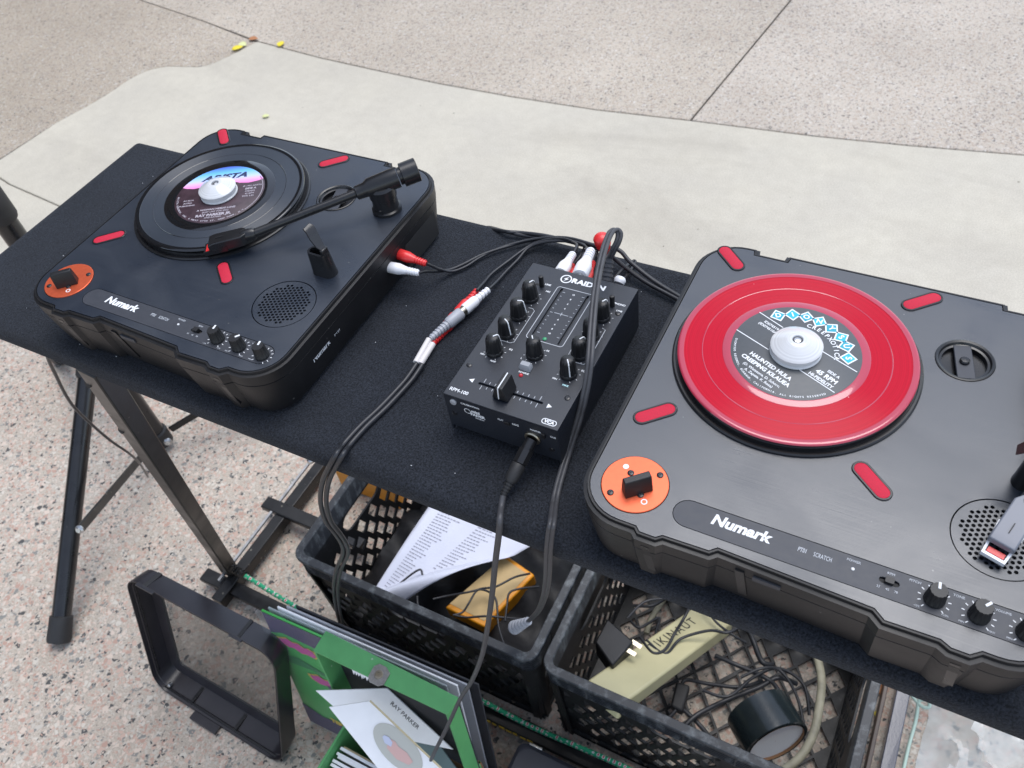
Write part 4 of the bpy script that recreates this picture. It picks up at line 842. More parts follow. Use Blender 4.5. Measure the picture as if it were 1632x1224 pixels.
# coupled plugs on the felt
def coupler(a_px, b_px, m1, m2, lab, cat='plug', dz=0):
    a, b_ = at(*a_px), at(*b_px); d = b_-a
    t_ = thing('plug_coupler', lab, cat, a)
    P_, q = ribbed(a, a+d*.22, 3.4, 4.2, rings_=4); G().tube(P_, q, n=14, smooth=False).build('strain_relief', m1, t_, world=True, smooth=20)
    G().tube([a+d*.21, a+d*.24, a+d*.40, a+d*.42], [4.4, 5.3, 5.6, 5.2], n=20, smooth=False).build('grip', m1, t_, world=True)
    G().tube([a+d*.41, a+d*.49], 4.6, n=20, smooth=False).build('metal_collar', brass_m, t_, world=True)
    G().tube([a+d*.48, a+d*.50, a+d*.68, a+d*.70], [5.4, 6.0, 5.6, 5.0], n=20, smooth=False).build('socket', m2, t_, world=True)
    P_, q = ribbed(a+d*.69, b_, 4.9, 3.2, rings_=7); G().tube(P_, q, n=14, smooth=False).build('socket_relief', m2, t_, world=True, smooth=20)
coupler((778, 462, -50), (686, 540, -51), whpl_m, grpl_m, 'white plug coupled into a grey ribbed socket, lying on the felt')
coupler((760, 464, -55), (688, 549, -56), redpl_m, redpl_m, 'red plug coupled into a red socket, lying under the white one')
sh = thing('split_sleeve', 'whitish heat shrink sleeve where the coupled cables join', 'cable sleeve', at(686, 542, -52))
for k, (a, b_) in enumerate((((684, 541, -52), (663, 578, -54)), ((690, 548, -54), (670, 580, -55)))): G().tube([at(*a), at(*b_)], 3.0, n=14, smooth=False).build('sleeve', shrink_m, sh, world=True)
pair = [(664, 580, -55), (652, 598, -56), (640, 613, -57), (607, 648, -57), (575, 678, -57), (552, 703, -57), (545, 712, -57)]
for k in (0, 1):
    cable('audio_cable', [p+Vector((k*5.5, k*1.5, 0)) for p in path(pair)+[aty(536, 724, -1), aty(524, 745, -6), aty(514, 768, -7), aty(511, 800, -7), aty(519, 830, -4), aty(534, 850, 0), aty(545, 868, 6), aty(546, 884, 12), aty(536, 908, 22), aty(532, 935, 34), aty(534, 960, 48), aty(539, 985, 64), aty(548, 1012, 82), aty(556, 1030, 96)]], 2.4, cable_m, ('left' if k == 0 else 'right')+' strand of the black cable pair hanging off the table front', group=None)
# headphone lead
jp = Vector((MX+78.8, MY-2, MZ-20)); dv = (at(802, 790, -52)-jp)
hp = thing('headphone_plug', 'black jack plug with adapter in the front of the mixer', 'plug', jp)
G().tube([jp, jp+dv*.18, jp+dv*.185], [5, 5, 5.6], n=20, smooth=False).build('jack_shaft', gloss_m, hp, world=True)
G().tube([jp+dv*.18, jp+dv*.42, jp+dv*.43], [6.2, 6.2, 5], n=8, smooth=False).build('adapter', gloss_m, hp, world=True)
G().tube([jp+dv*.43, jp+dv*.46, jp+dv*.70, jp+dv*.75], [5, 5.8, 5.6, 4.4], n=20, smooth=False).build('grip', rub_m, hp, world=True)
P_, q = ribbed(jp+dv*.74, jp+dv, 4.2, 2.6, rings_=5); G().tube(P_, q, n=14, smooth=False).build('strain_relief', rub_m, hp, world=True, smooth=20)
cable('headphone_cable', [at(802, 790, -52), at(799, 808, -55.5), aty(797, 826, -.5), aty(796, 842, -5), aty(794, 860, -7), aty(789, 900, -8), aty(784, 950, -10), aty(777, 1000, -12), aty(768, 1045, -15), aty(752, 1085, -18), aty(733, 1115, -22), aty(712, 1160, -40), aty(692, 1200, -60), aty(672, 1245, -80)], 2.6, greycab_m, 'grey headphone lead hanging from the mixer jack past the crates', sub=8)
# thin lead hanging at the left end
cable('thin_lead', [Vector((-590, 20, -86)), aty(75, 560, 10), aty(90, 600, 25), aty(115, 645, 40), aty(150, 680, 60), aty(180, 705, 80), aty(205, 722, 100), aty(222, 738, 130), aty(236, 760, 200)], 2., cable_m, 'thin black lead drooping below the left end of the table')

# ------------------------------------------------------------------ milk crates
def crate(label, x0, w_, group, btm_dense=True):
    y0, d_, h = 122., 330., 280.
    t_ = thing('milk_crate', label, 'crate', (x0+w_/2, y0+d_/2, GZ), 0, group)
    c = lambda u, v, z: Vector((x0+u, y0+v, GZ+z))
    def wallmap(k):
        # u along the wall, v up, w inward; walls lean in slightly towards the bottom
        def f(u, v, q):
            ln = (1-v/h)*9; q = q+ln
            if k == 0: return c(u, q, v)
            if k == 1: return c(w_-q, u, v)
            if k == 2: return c(w_-u, d_-q, v)
            return c(q, d_-u, v)
        return f
    for k in range(4):
        L_ = w_ if k in (0, 2) else d_
        holes = [[(L_/2-48+0*a, 222)] for a in ()]
        hh = capsule(L_/2, 208, 112, 21, 0, 8); holes = [hh]
        px_, py_ = 38., 58.
        j = 0; y = 38
        while y < 172:
            n = int((L_-60)//px_)
            for i in range(n+(0 if j % 2 else 1)):
                x = L_/2+(i-(n-(1 if j % 2 else 0))/2)*px_
                if 38 < x < L_-38: holes.append([(x-13, y-8), (x+2, y-21), (x+13, y+7), (x-2, y+21)])
            y += py_/2+2; j += 1
        G().plate([(9, 3), (L_-9, 3), (L_-9, h-4), (9, h-4)], holes, 9, 12.5, fmap=wallmap(k)).build('side_wall', crate_m, t_, world=True, smooth=25)
    # corner posts
    for sx_, sy_ in ((0, 0), (1, 0), (1, 1), (0, 1)):
        rg = []
        for z in (0, h-46):
            ln = (1-z/h)*9; a = []
            for i in range(7):
                t2 = R(180+90*i/6); a.append((24+24*math.cos(t2), 24+24*math.sin(t2)))
            a += [(24, 3.5), (14, 8), (8, 14), (3.5, 24)]
            pts = []
            for u, v in a:
                u += ln; v += ln
                U = u if sx_ == 0 else w_-u; V = v if sy_ == 0 else d_-v; pts.append(c(U, V, z))
            rg.append(pts)
        G().loft(rg).build('corner_post', crate_m, t_, world=True, smooth=30)
    # rim and the ribbed band beneath it
    def rr(i_, z, r_=24): return [tuple(c(p[0], p[1], z)) for p in rrect(i_, w_-i_, i_, d_-i_, max(4, r_-i_), 6)]
    G().loft([rr(14, h-46), rr(14, h-1.5), rr(12.5, h), rr(1.5, h), rr(0, h-1.5), rr(0, h-7), rr(4, h-8)], caps=(False, False)).build('rim', rim_m, t_, world=True, smooth=30)
    for k in range(5):
        z = h-16-k*7.2; G().loft([rr(8, z-1.1), rr(2.2+k*.2, z-1.1), rr(2.2+k*.2, z+1.1), rr(8, z+1.1)], caps=(False, False)).build('rim_rib', rim_m, t_, world=True, smooth=20)
    G().loft([rr(6, h-48), rr(6, h-8)], caps=(False, False)).build('band', crate_m, t_, world=True)
    vr = G()
    for i in range(1, 6):
        x = w_*i/6
        for yy in (2.6, d_-6): vr.add([c(x-1.2, yy, h-47), c(x+1.2, yy, h-47), c(x+1.2, yy+3.6, h-47), c(x-1.2, yy+3.6, h-47), c(x-1.2, yy, h-7), c(x+1.2, yy, h-7), c(x+1.2, yy+3.6, h-7), c(x-1.2, yy+3.6, h-7)], [(0, 3, 2, 1), (4, 5, 6, 7), (0, 1, 5, 4), (1, 2, 6, 5), (2, 3, 7, 6), (3, 0, 4, 7)])
    for i in range(1, 5):
        y = d_*i/5
        for xx in (2.6, w_-6.2): vr.add([c(xx, y-1.2, h-47), c(xx+3.6, y-1.2, h-47), c(xx+3.6, y+1.2, h-47), c(xx, y+1.2, h-47), c(xx, y-1.2, h-7), c(xx+3.6, y-1.2, h-7), c(xx+3.6, y+1.2, h-7), c(xx, y+1.2, h-7)], [(0, 3, 2, 1), (4, 5, 6, 7), (0, 1, 5, 4), (1, 2, 6, 5), (2, 3, 7, 6), (3, 0, 4, 7)])
    vr.build('rib_posts', rim_m, t_, world=True, smooth=0)['kind'] = 'stuff'
    # little triangular teeth moulded on the outside
    tg = G()
    for k in range(2):
        for i in range(int(w_//34)):
            for j in range(5):
                x = 24+i*34+(j % 2)*15; z = 30+j*38; yy = (1-z/h)*9+9
                if x < w_-30: tg.add([c(x, yy, z), c(x+16, yy, z-3), c(x+6, yy, z+16), c(x+7, yy-3.2, z+2)], [(0, 1, 3), (1, 2, 3), (2, 0, 3)])
    for j in range(5):
        z = 40+j*36; xx = (1-z/h)*9
        tg.add([c(xx+3, 22, z), c(xx+8, 12, z-2), c(xx+5, 14, z+13), c(xx+.5, 13, z+3)], [(0, 1, 3), (1, 2, 3), (2, 0, 3)])
    tg.build('moulded_teeth', crate_m, t_, world=True, smooth=0)['kind'] = 'stuff'
    # lattice floor
    holes = []; px_, py_ = 44., 54.; j = 0; y = 34
    random.seed(5)
    while y < d_-34:
        n = int((w_-60)//px_)
        for i in range(n+1):
            x = 30+i*px_+(j % 2)*px_/2
            if 30 < x < w_-32: holes.append([(x-19.2+random.uniform(-1, 1), y+random.uniform(-2, 2)), (x+random.uniform(-2, 2), y-23.6), (x+19.2, y+random.uniform(-2, 2)), (x+random.uniform(-2, 2), y+23.6)])
        y += py_/2; j += 1
    G().plate([(12, 12), (w_-12, 12), (w_-12, d_-12), (12, d_-12)], holes, 6, 11, fmap=lambda u, v, q: c(u, v, q)).build('lattice_floor', crate_m, t_, world=True, smooth=25)
    return t_
c1 = crate('scuffed black milk crate under the mixer holding a paper sheet and orange box', -624, 458, 'milk crates side by side under the table')
c2 = crate('black milk crate under the right turntable holding power strip and tape roll', -157, 447, 'milk crates side by side under the table')

# contents of the left crate
def lump(name, pts, m, label, cat, h=30):
    pass
bg_ = G(); x0, x1, y0, y1 = -606, -182, 142, 434; n = 28; mz = 20; vs = []
for j in range(mz+1):
    for i in range(n+1):
        u, v = i/n, j/mz; z = -905+22*math.sin(u*9+v*4)+16*math.sin(v*11-u*6)+12*math.sin(u*23+v*17)+(-70 if 0 else 0); z += -60*max(0, .42-u)/.42
        vs.append((x0+(x1-x0)*u, y0+(y1-y0)*v, z))
fs = [(j*(n+1)+i, j*(n+1)+i+1, (j+1)*(n+1)+i+1, (j+1)*(n+1)+i) for j in range(mz) for i in range(n)]
k = len(vs); vs += [(v[0], v[1], -988) for v in vs]; bg_.add(vs, fs+[tuple(k+q for q in reversed(f)) for f in fs])
bo = [i for i in range(n+1)]; edge = [i for i in range(n)]+[j*(n+1)+n for j in range(mz)]+[mz*(n+1)+i for i in range(n, 0, -1)]+[j*(n+1) for j in range(mz, 0, -1)]
bg_.add([bg_.v[i] for i in edge]+[bg_.v[k+i] for i in edge], [(i, (i+1) % len(edge), len(edge)+(i+1) % len(edge), len(edge)+i) for i in range(len(edge))])
tag(bg_.build('cloth_bag', bag_m, origin=(-394, 288, -988), smooth=60), 'crumpled black bag filling the bottom of the left crate', 'bag')
# paper sheet, leaning flat with its near right corner curled over
PZ = -835
pa, pb, pc_ = at(690, 798, PZ+20), at(594, 944, PZ), at(862, 862, PZ+20)
ps = thing('paper_sheet', 'white printed sheet with a curled edge leaning inside the left crate', 'paper', pb)
g = G(); NU, NV = 26, 20; grid = []
pd = at(655, 985, PZ-25)
for j in range(NV+1):
    for i in range(NU+1):
        u, v = i/NU, j/NV
        p = (pa*(1-u)+pc_*u)*(1-v)+(pb*(1-u)+pd*u)*v
        s_ = u*.75+v*.9-.95
        if s_ > 0: p = p+Vector((-.28*s_*190, -.1*s_*100, 0))+Vector((0, 0, 36*math.sin(min(s_*4.2, math.pi))*1.0))
        grid.append(p+Vector((0, 0, 3*math.sin(u*7+v*3))))
g.add(grid, [(j*(NU+1)+i, j*(NU+1)+i+1, (j+1)*(NU+1)+i+1, (j+1)*(NU+1)+i) for j in range(NV) for i in range(NU)])
sh_ = g.build('sheet', paper_m, ps, world=True, smooth=60, fix=False); sh_.modifiers.new('thick', 'SOLIDIFY').thickness = .0008
def surf(u, v):
    i, j = min(int(u*NU), NU-1), min(int(v*NV), NV-1); fu, fv = u*NU-i, v*NV-j; q = lambda a, b_: grid[b_*(NU+1)+a]
    return (q(i, j)*(1-fu)+q(i+1, j)*fu)*(1-fv)+(q(i, j+1)*(1-fu)+q(i+1, j+1)*fu)*fv
pr = G(); random.seed(3)
for col in (.12, .50):
    for k in range(30):
        v = .05+k*.03
        if col*.75+v*.9 > .9: break
        ln = random.uniform(.10, .2); u = col
        while u < col+ln:
            du = random.uniform(.012, .035); a, b_ = surf(u, v), surf(u+du, v); a2, b2 = surf(u, v+.007), surf(u+du, v+.007)
            if (u+du)*.75+v*.9 < .93: pr.add([a+Vector((0, 0, 1.6)), a2+Vector((0, 0, 1.6)), b2+Vector((0, 0, 1.6)), b_+Vector((0, 0, 1.6))], [(0, 1, 2, 3)])
            u += du+.008
o = pr.build('printed_lines', mat('grey_print', (.25, .25, .3), .8), ps, world=True, smooth=0, fix=False); o['kind'] = 'stuff'
# orange and tan box
def skewbox(name, tl, tr, br, bl, h, m, parent, world=True, bevel=2):
    """a solid from its four top corners, h deep"""
    q = [Vector(v) for v in (bl, br, tr, tl)]; nrm = (q[1]-q[0]).cross(q[3]-q[0]).normalized()
    return G().loft([[v-nrm*h for v in q], q]).build(name, m, parent, world=world, smooth=25, bevel=bevel)
bz = -845
ob_ = thing('metal_box', 'orange yellow metal box with a tan top lying in the left crate', 'box', at(790, 940, bz-40))
b0, b1, b2, b3 = at(709, 968, bz-8), at(806, 884, bz+4), at(852, 916, bz), at(772, 1000, bz-12)
skewbox('shell', b1, b2, b3, b0, 42, yel_m, ob_, bevel=3)
nv = (b3-b0).cross(b1-b0).normalized(); cc = (b0+b1+b2+b3)/4
q = [cc+(v-cc)*.88+Vector((-3, 2, 0))+nv*1.2 for v in (b0, b1, b2, b3)]
skewbox('tan_top', q[1], q[2], q[3], q[0], 1.0, tan_m, ob_, bevel=.5)
# leads in the left crate
cab1 = [([(690, 955), (712, 950), (745, 944), (770, 940), (790, 955), (795, 1000), (810, 1045)], 'thin black lead curving over the tan top of the orange box'),
        ([(845, 914), (820, 920), (790, 935), (762, 940), (748, 960), (738, 975), (725, 980)], 'thin black lead crossing the orange box diagonally'),
        ([(620, 950), (640, 928), (668, 908), (674, 918), (682, 932)], 'black lead hooked over the curl of the paper sheet'),
        ([(665, 950), (668, 968), (690, 985), (718, 998), (745, 1010), (765, 1020)], 'black lead along the front of the left crate'),
        ([(722, 980), (745, 984), (775, 982), (810, 985), (845, 988)], 'grey lead running to the ribbed plug end'),
        ([(860, 935), (830, 938), (812, 945), (808, 965), (805, 990)], 'thin dark lead at the end of the orange box'),
        ([(840, 870), (870, 880), (900, 890)], 'black lead across the back right of the left crate')]
for pts, lab in cab1: cable('thin_lead', [at(p[0], p[1], -822-3*(i % 2)) for i, p in enumerate(pts)], 1.9, cable_m, lab)
# orange crate behind
oc = thing('orange_crate', 'bright orange plastic crate seen through the handle of the left crate', 'crate', (-735, 520, GZ))
ox0, ox1, oy0, oy1, oz = -800, -645, 400, 640, -880
G().plate([(ox0, oy0), (ox1, oy0), (ox1, oy1), (ox0, oy1)], [[(ox0+12, oy0+12), (ox1-12, oy0+12), (ox1-12, oy1-12), (ox0+12, oy1-12)]], GZ, oz).build('side_wall', yel_m, oc, world=True, smooth=0, bevel=3)
G().box(ox0+13, ox1-13, oy0+13, oy1-13, GZ, GZ+8).build('base', yel_m, oc, world=True, smooth=0)

# contents of the right crate
def bar3(p0, p1, wdir, w_, h, m, name, parent, bevel=3):
    p0, p1 = Vector(p0), Vector(p1); d = (p1-p0).normalized(); wv = Vector(wdir); wv = (wv-d*wv.dot(d)).normalized(); n_ = wv.cross(d).normalized()
    if n_.z < 0: n_ = -n_
    a = [p0, p0+wv*w_, p1+wv*w_, p1]
    return G().loft([[v-n_*h for v in a], a]).build(name, m, parent, world=True, smooth=25, bevel=bevel), d, wv, n_
s0, s1 = at(918, 1096, -775), at(1104, 968, -905)
s0b = at(984, 1124, -775)
sp_ = thing('power_strip', 'long beige power strip with handwriting lying across the right crate', 'power strip', s0)
_, d_s, w_s, n_s = bar3(s0+(s1-s0)*.085, s1+(s1-s0)*.1, s0b-s0, 66, 30, beige_m, 'housing', sp_, bevel=4)
tp = (s0+s1)/2
text('handwriting', 'TIKINAUT', 23, s0+(s1-s0)*.72+w_s*20+n_s*.3, 0, ink_m, sp_, basis=(tuple((d_s*.97+w_s*.03).normalized()), tuple((n_s.cross(d_s)).normalized()), tuple(n_s)), world=True, bold=.1, spacing=1.25, sx=.95)
av = at(985, 1025, -800)
pa_ = thing('plug_adapter', 'square black power adapter with two metal prongs in the right crate', 'adapter', av)
a0, a1, a2, a3 = at(948, 1023, -800), at(968, 985, -805), at(1010, 1022, -800), at(976, 1062, -795)
skewbox('case', a1, a2, a3, a0, 40, body_m, pa_, bevel=3)
for p, q2 in (((997, 1034), (1013, 1044)), ((1007, 1022), (1022, 1032))): G().bar(at(*p, -804), at(*q2, -804), 7, 1.8).build('prong', brass_m, pa_, world=True, smooth=0)
# tape roll: axis points towards the lower right
tc_ = at(1238, 1184, -852); axd = (rx*.42+dn*.86-fw*1.1).normalized()
tr_ = thing('tape_roll', 'roll of glossy black tape with a pale core in the right crate', 'tape roll', tc_)
G().lathe([(45, -58), (51, -57), (51, 0), (49, 1.2), (45, 1.2)], tc_, axd, 48, caps=(False, False)).build('tape', tape_m, tr_, world=True, smooth=30)
G().lathe([(45, 1.4), (44.6, -50), (45, -58)], tc_, axd, 48, caps=(False, False)).build('cardboard_core', core2_m, tr_, world=True)
G().lathe([(44.9, -3), (.5, -3)], tc_, axd, 48, caps=(False, False)).build('paper_insert', core_m, tr_, world=True)
bc = [(1262, 930, -860), (1285, 985, -850), (1299, 1034, -842), (1309, 1080, -838), (1306, 1124, -834), (1295, 1173, -830), (1272, 1210, -826), (1235, 1236, -824)]
cable('beige_cord', path(bc), 6.4, beigecord_m, 'thick beige extension cord curving along the right wall of the crate', 'cord', flat=.8)
cable('beige_cord', path([(1075, 930, -960), (1055, 960, -965), (1038, 985, -965), (1030, 1010, -960)]), 5, beigecord_m, 'short length of beige cord behind the power strip', 'cord', flat=.8)
cords = [([(1000, 985), (1030, 958), (1080, 955), (1098, 965), (1090, 985), (1075, 1010), (1060, 1035), (1040, 1040), (1020, 1015)], -842, 2.4, 'glossy black lead looping over the writing on the power strip'),
         ([(1030, 1020), (1060, 1042), (1085, 1018), (1130, 1005), (1160, 1008), (1185, 995)], -848, 2.4, 'black lead crossing the power strip to the right'),
         ([(1120, 960), (1140, 990), (1165, 1010), (1190, 1025)], -880, 2.2, 'black lead dropping behind the power strip'),
         ([(1080, 1170), (1110, 1140), (1160, 1115), (1210, 1095), (1240, 1080), (1270, 1090)], -940, 4.2, 'thick black cord along the floor of the right crate'),
         ([(1060, 1150), (1085, 1120), (1090, 1085), (1130, 1090), (1180, 1095), (1215, 1085)], -950, 3.4, 'black cord bundled near the middle of the right crate'),
         ([(1140, 1045), (1175, 1060), (1220, 1080), (1240, 1100), (1250, 1140)], -930, 4.0, 'doubled black cord above the tape roll'),
         ([(1120, 1100), (1160, 1110), (1200, 1080), (1240, 1065), (1280, 1090), (1290, 1140)], -925, 2.8, 'black cord arching behind the tape roll'),
         ([(1180, 1080), (1215, 1065), (1245, 1070), (1270, 1110), (1282, 1160)], -915, 2.6, 'black cord draped beside the beige cord'),
         ([(1010, 965), (1040, 965), (1070, 950), (1100, 950)], -940, 3.0, 'black cord at the back left of the right crate'),
         ([(1005, 990), (1020, 1000), (1050, 985), (1045, 1010), (1048, 1030)], -930, 2.6, 'curled black cord near the power adapter'),
         ([(1075, 1120), (1110, 1150), (1140, 1190), (1150, 1230)], -955, 4.0, 'black cord running to the front corner of the right crate'),
         ([(1185, 985), (1200, 1020), (1215, 1055), (1235, 1060)], -940, 5., 'thick black cord hanging at the back of the right crate')]
for pts, z, r_, lab in cords: cable('black_cord', [at(p[0], p[1], z+6*math.sin(i*2.1)) for i, p in enumerate(pts)], r_, cable_m, lab, 'cord')
pk = thing('cord_plug', 'black moulded plug block tangled in cords in the right crate', 'plug', at(1085, 1100, -945)); skewbox('block', at(1078, 1085, -935), at(1100, 1092, -935), at(1088, 1135, -938), at(1068, 1125, -938), 24, rub_m, pk, bevel=4)

# ------------------------------------------------------------------ bungee cord across the fronts of the crates
bz_ = [aty(391, 918, 112), aty(456, 958, 107), aty(506, 986, 105), aty(595, 1031, 104), aty(661, 1064, 104), aty(744, 1104, 104), aty(845, 1157, 104), aty(919, 1189, 105), aty(992, 1221, 107), aty(1120, 1282, 110)]
bz_ = [Vector((v.x, v.y, v.z)) for v in bz_]
bun = thing('bungee_cord', 'green and white woven bungee cord stretched across the crate fronts', 'bungee cord', bz_[0])
bm_ = mat('green_woven_sheath', (.02, .36, .17), .6); t, b = nodes(bm_); L = t.links.new
tc = t.nodes.new('ShaderNodeTexCoord'); ck = t.nodes.new('ShaderNodeTexWave'); ck.wave_type = 'BANDS'; ck.bands_direction = 'X'; ck.inputs['Scale'].default_value = 34; ck.inputs['Distortion'].default_value = .6
nz = t.nodes.new('ShaderNodeTexWave'); nz.wave_type = 'BANDS'; nz.bands_direction = 'Z'; nz.inputs['Scale'].default_value = 85
mu = t.nodes.new('ShaderNodeMath'); mu.operation = 'MULTIPLY'; cr = t.nodes.new('ShaderNodeValToRGB'); cr.color_ramp.interpolation = 'CONSTANT'; e = cr.color_ramp.elements; e[0].color = (.01, .33, .15, 1); e[1].position = .42; e[1].color = (.62, .66, .62, 1); q = e.new(.78); q.color = (.5, .08, .09, 1)
for n_ in (ck, nz): L(tc.outputs['Object'], n_.inputs['Vector'])
L(ck.outputs['Fac'], mu.inputs[0]); L(nz.outputs['Fac'], mu.inputs[1]); L(mu.outputs[0], cr.inputs[0]); L(cr.outputs[0], b.inputs['Base Color'])
G().tube(bz_, 4.6, n=14, sub=10).build('cord', bm_, bun, world=True, smooth=60)
sp = G(); hk = [aty(366, 903, 118), aty(393, 919, 112)]
P_ = []
for i in range(90):
    u = i/89; c = hk[0].lerp(hk[1], u); d = (hk[1]-hk[0]).normalized(); s_ = d.cross(Vector((0, 0, 1))).normalized(); v = s_.cross(d); a = u*6*2*math.pi; P_.append(c+(s_*math.cos(a)+v*math.sin(a))*7.5)
sp.tube(P_, 1.3, n=6, smooth=False).build('wire_hook', bar_m, bun, world=True)

# ------------------------------------------------------------------ long-play records leaning on the crates
def lp(name, label, tl, w_, h, lean, m, x_off=0, thick=3.5, group=None):
    """tl: top left corner; the sleeve leans back, bottom towards the camera"""
    tl = Vector(tl); up = Vector((lean[0], lean[1], 1)).normalized(); rt = Vector((1, .03, 0)).normalized(); n_ = rt.cross(up).normalized()
    t_ = thing(name, label, 'record sleeve', tl-up*h, 0, group); a = [tl-up*h, tl-up*h+rt*w_, tl+rt*w_, tl]
    s_ = G().loft([[v+n_*(-thick) for v in a], a] if n_.y > 0 else [[v+n_*thick for v in a], a])
    o = s_.build('sleeve', m, t_, world=True, smooth=20, bevel=.8)
    return t_, a[0], rt, up, (n_ if n_.y < 0 else -n_)
LT = at(418, 970, -686); lean = (-.085, .19)
lpt, L0, Lr, Lu, Ln = lp('record_sleeve', 'green album sleeve with pink clouds standing in front of the left crate', LT, 318, 315, lean, covg_m)
def art(poly, m, nm, z=.9):
    G().plate(poly, [], 0, .3, fmap=lambda u, v, w_: L0+Lr*u+Lu*v+Ln*(z+w_+3.2), wall=False).build(nm, m, lpt, world=True, smooth=0, fix=False)
art([(2, 262), (30, 275), (90, 272), (150, 285), (316, 280), (316, 313), (2, 313)], dkblue_m, 'sleeve_top_band')
cloud = lambda cx, cy, s_: [(cx+s_*x, cy+s_*y) for x, y in ((-34, -4), (-20, -9), (-8, -6), (4, -12), (16, -8), (30, -10), (38, -2), (33, 8), (22, 12), (14, 8), (4, 14), (-8, 10), (-18, 15), (-30, 9), (-38, 6))]
art(cloud(52, 250, 1.08), yedge_m, 'cloud_edge', 1.3); art(cloud(52, 250, .95), purp_m, 'pink_cloud', 1.7)
art(cloud(92, 172, 1.15), yedge_m, 'cloud_edge', 1.3); art(cloud(92, 172, 1.0), purp_m, 'pink_cloud', 1.7); art(cloud(112, 164, .7), dkblue_m, 'violet_shadow', 2.1)
art([(0, 205), (40, 215), (100, 200), (110, 195), (60, 196), (20, 190)], mat('dark_green_print', (.02, .2, .05), .3), 'hill_line', 1.2)
art([(0, 0), (316, 0), (316, 36), (120, 52), (40, 42), (0, 60)], dkblue_m, 'sleeve_bottom_band', 1.2)
text('sleeve_lettering', 'THE', 11, L0+Lr*96+Lu*62+Ln*5.4, 0, yellowp_m, lpt, basis=(tuple(Lr), tuple(Lu), tuple(Ln)), world=True, bold=.7)
text('sleeve_lettering', 'TERMITES', 15, L0+Lr*92+Lu*48+Ln*5.4, 0, yellowp_m, lpt, basis=(tuple(Lr), tuple(Lu), tuple(Ln)), world=True, bold=.9)
for i in range(4):
    lp('record_sleeve', ('second record sleeve in clear plastic behind the green album', 'third record sleeve with white spine behind the green album', 'fourth record sleeve with grey spine behind the green album', 'rearmost record sleeve touching the bungee cord')[i], LT+Vector((9+i*14, 7+i*6.5, 3+i*1.5)), 322, 315, lean, (plastic_m, sleeve_m, grpl_m, dkin_m)[i], thick=3, group='record sleeves leaning on the left crate')
g = G(); a = L0+Ln*8-Lr*8
lpb = thing('plastic_cover', 'clear plastic outer cover around the green album', 'plastic cover', a)
g.add([a, a+Lr*332, a+Lr*332+Lu*322, a+Lu*322, a+Ln*.6, a+Lr*332+Ln*.6, a+Lr*332+Lu*322+Ln*.6, a+Lu*322+Ln*.6], [(0, 3, 2, 1), (4, 5, 6, 7), (0, 1, 5, 4), (1, 2, 6, 5), (2, 3, 7, 6), (3, 0, 4, 7)])
g.build('film', mat('clear_outer_film', (.6, .65, .68), .12, alpha=.06), lpb, world=True, smooth=0)

# ------------------------------------------------------------------ green record box
bx_ = thing('record_case', 'green seven inch record box with its lid open and a silver latch', 'record box', (-325, -80, GZ))
LZ = -618
q0, q1, q2, q3 = at(519, 1005, LZ), at(730, 1111, LZ), at(713, 1139, LZ), at(499, 1037, LZ)   # top strip of the lid: back-left, back-right, front-right, front-left
dwn = Vector((.10, -.16, -1)).normalized(); LH = 205
wt = 4.
G().loft([[q3-Vector((0, 0, wt)), q2-Vector((0, 0, wt)), q1-Vector((0, 0, wt)), q0-Vector((0, 0, wt))], [q3, q2, q1, q0]]).build('lid_top', green_m, bx_, world=True, smooth=0, bevel=.8)
rt = (q1-q0).normalized(); nb_ = (q3-q0).normalized()
def slabq(a, b_, dvec, th, nm, m): 
    """panel from edge a-b going down dvec with thickness th (vector)"""
    c0 = [a, b_, b_+dvec, a+dvec]; G().loft([c0, [v+th for v in c0]]).build(nm, m, bx_, world=True, smooth=0, bevel=.6)
slabq(q0-Vector((0, 0, wt)), q1-Vector((0, 0, wt)), dwn*LH, nb_*3, 'lid_back', dkin_m)
slabq(q3-Vector((0, 0, wt)), q0-Vector((0, 0, wt)), dwn*LH, rt*3.5, 'lid_side', green_m)
slabq(q2-Vector((0, 0, wt)), q1-Vector((0, 0, wt)), dwn*LH, rt*-3.5, 'lid_side', green_m)
# body
h0 = q0+dwn*LH; BW = (q1-q0).length
bL, bR = Vector((h0.x, h0.y, -800)), Vector((h0.x+BW*.99, h0.y+6, -800)); fwv = Vector((-.01, -1, 0))*215
hgt = Vector((0, 0, -200))
slabq(bL, bL+fwv, hgt, rt*4, 'box_side', green_m); slabq(bR, bR+fwv, hgt, rt*-4, 'box_side', green_m)
slabq(bL, bR, hgt, Vector((0, -4, 0)), 'box_back', brown_m); slabq(bL+fwv, bR+fwv, hgt, Vector((0, 4, 0)), 'box_front', green_m)
slabq(bL+hgt+Vector((0, 0, 5)), bR+hgt+Vector((0, 0, 5)), fwv, Vector((0, 0, -4)), 'box_base', green_m)
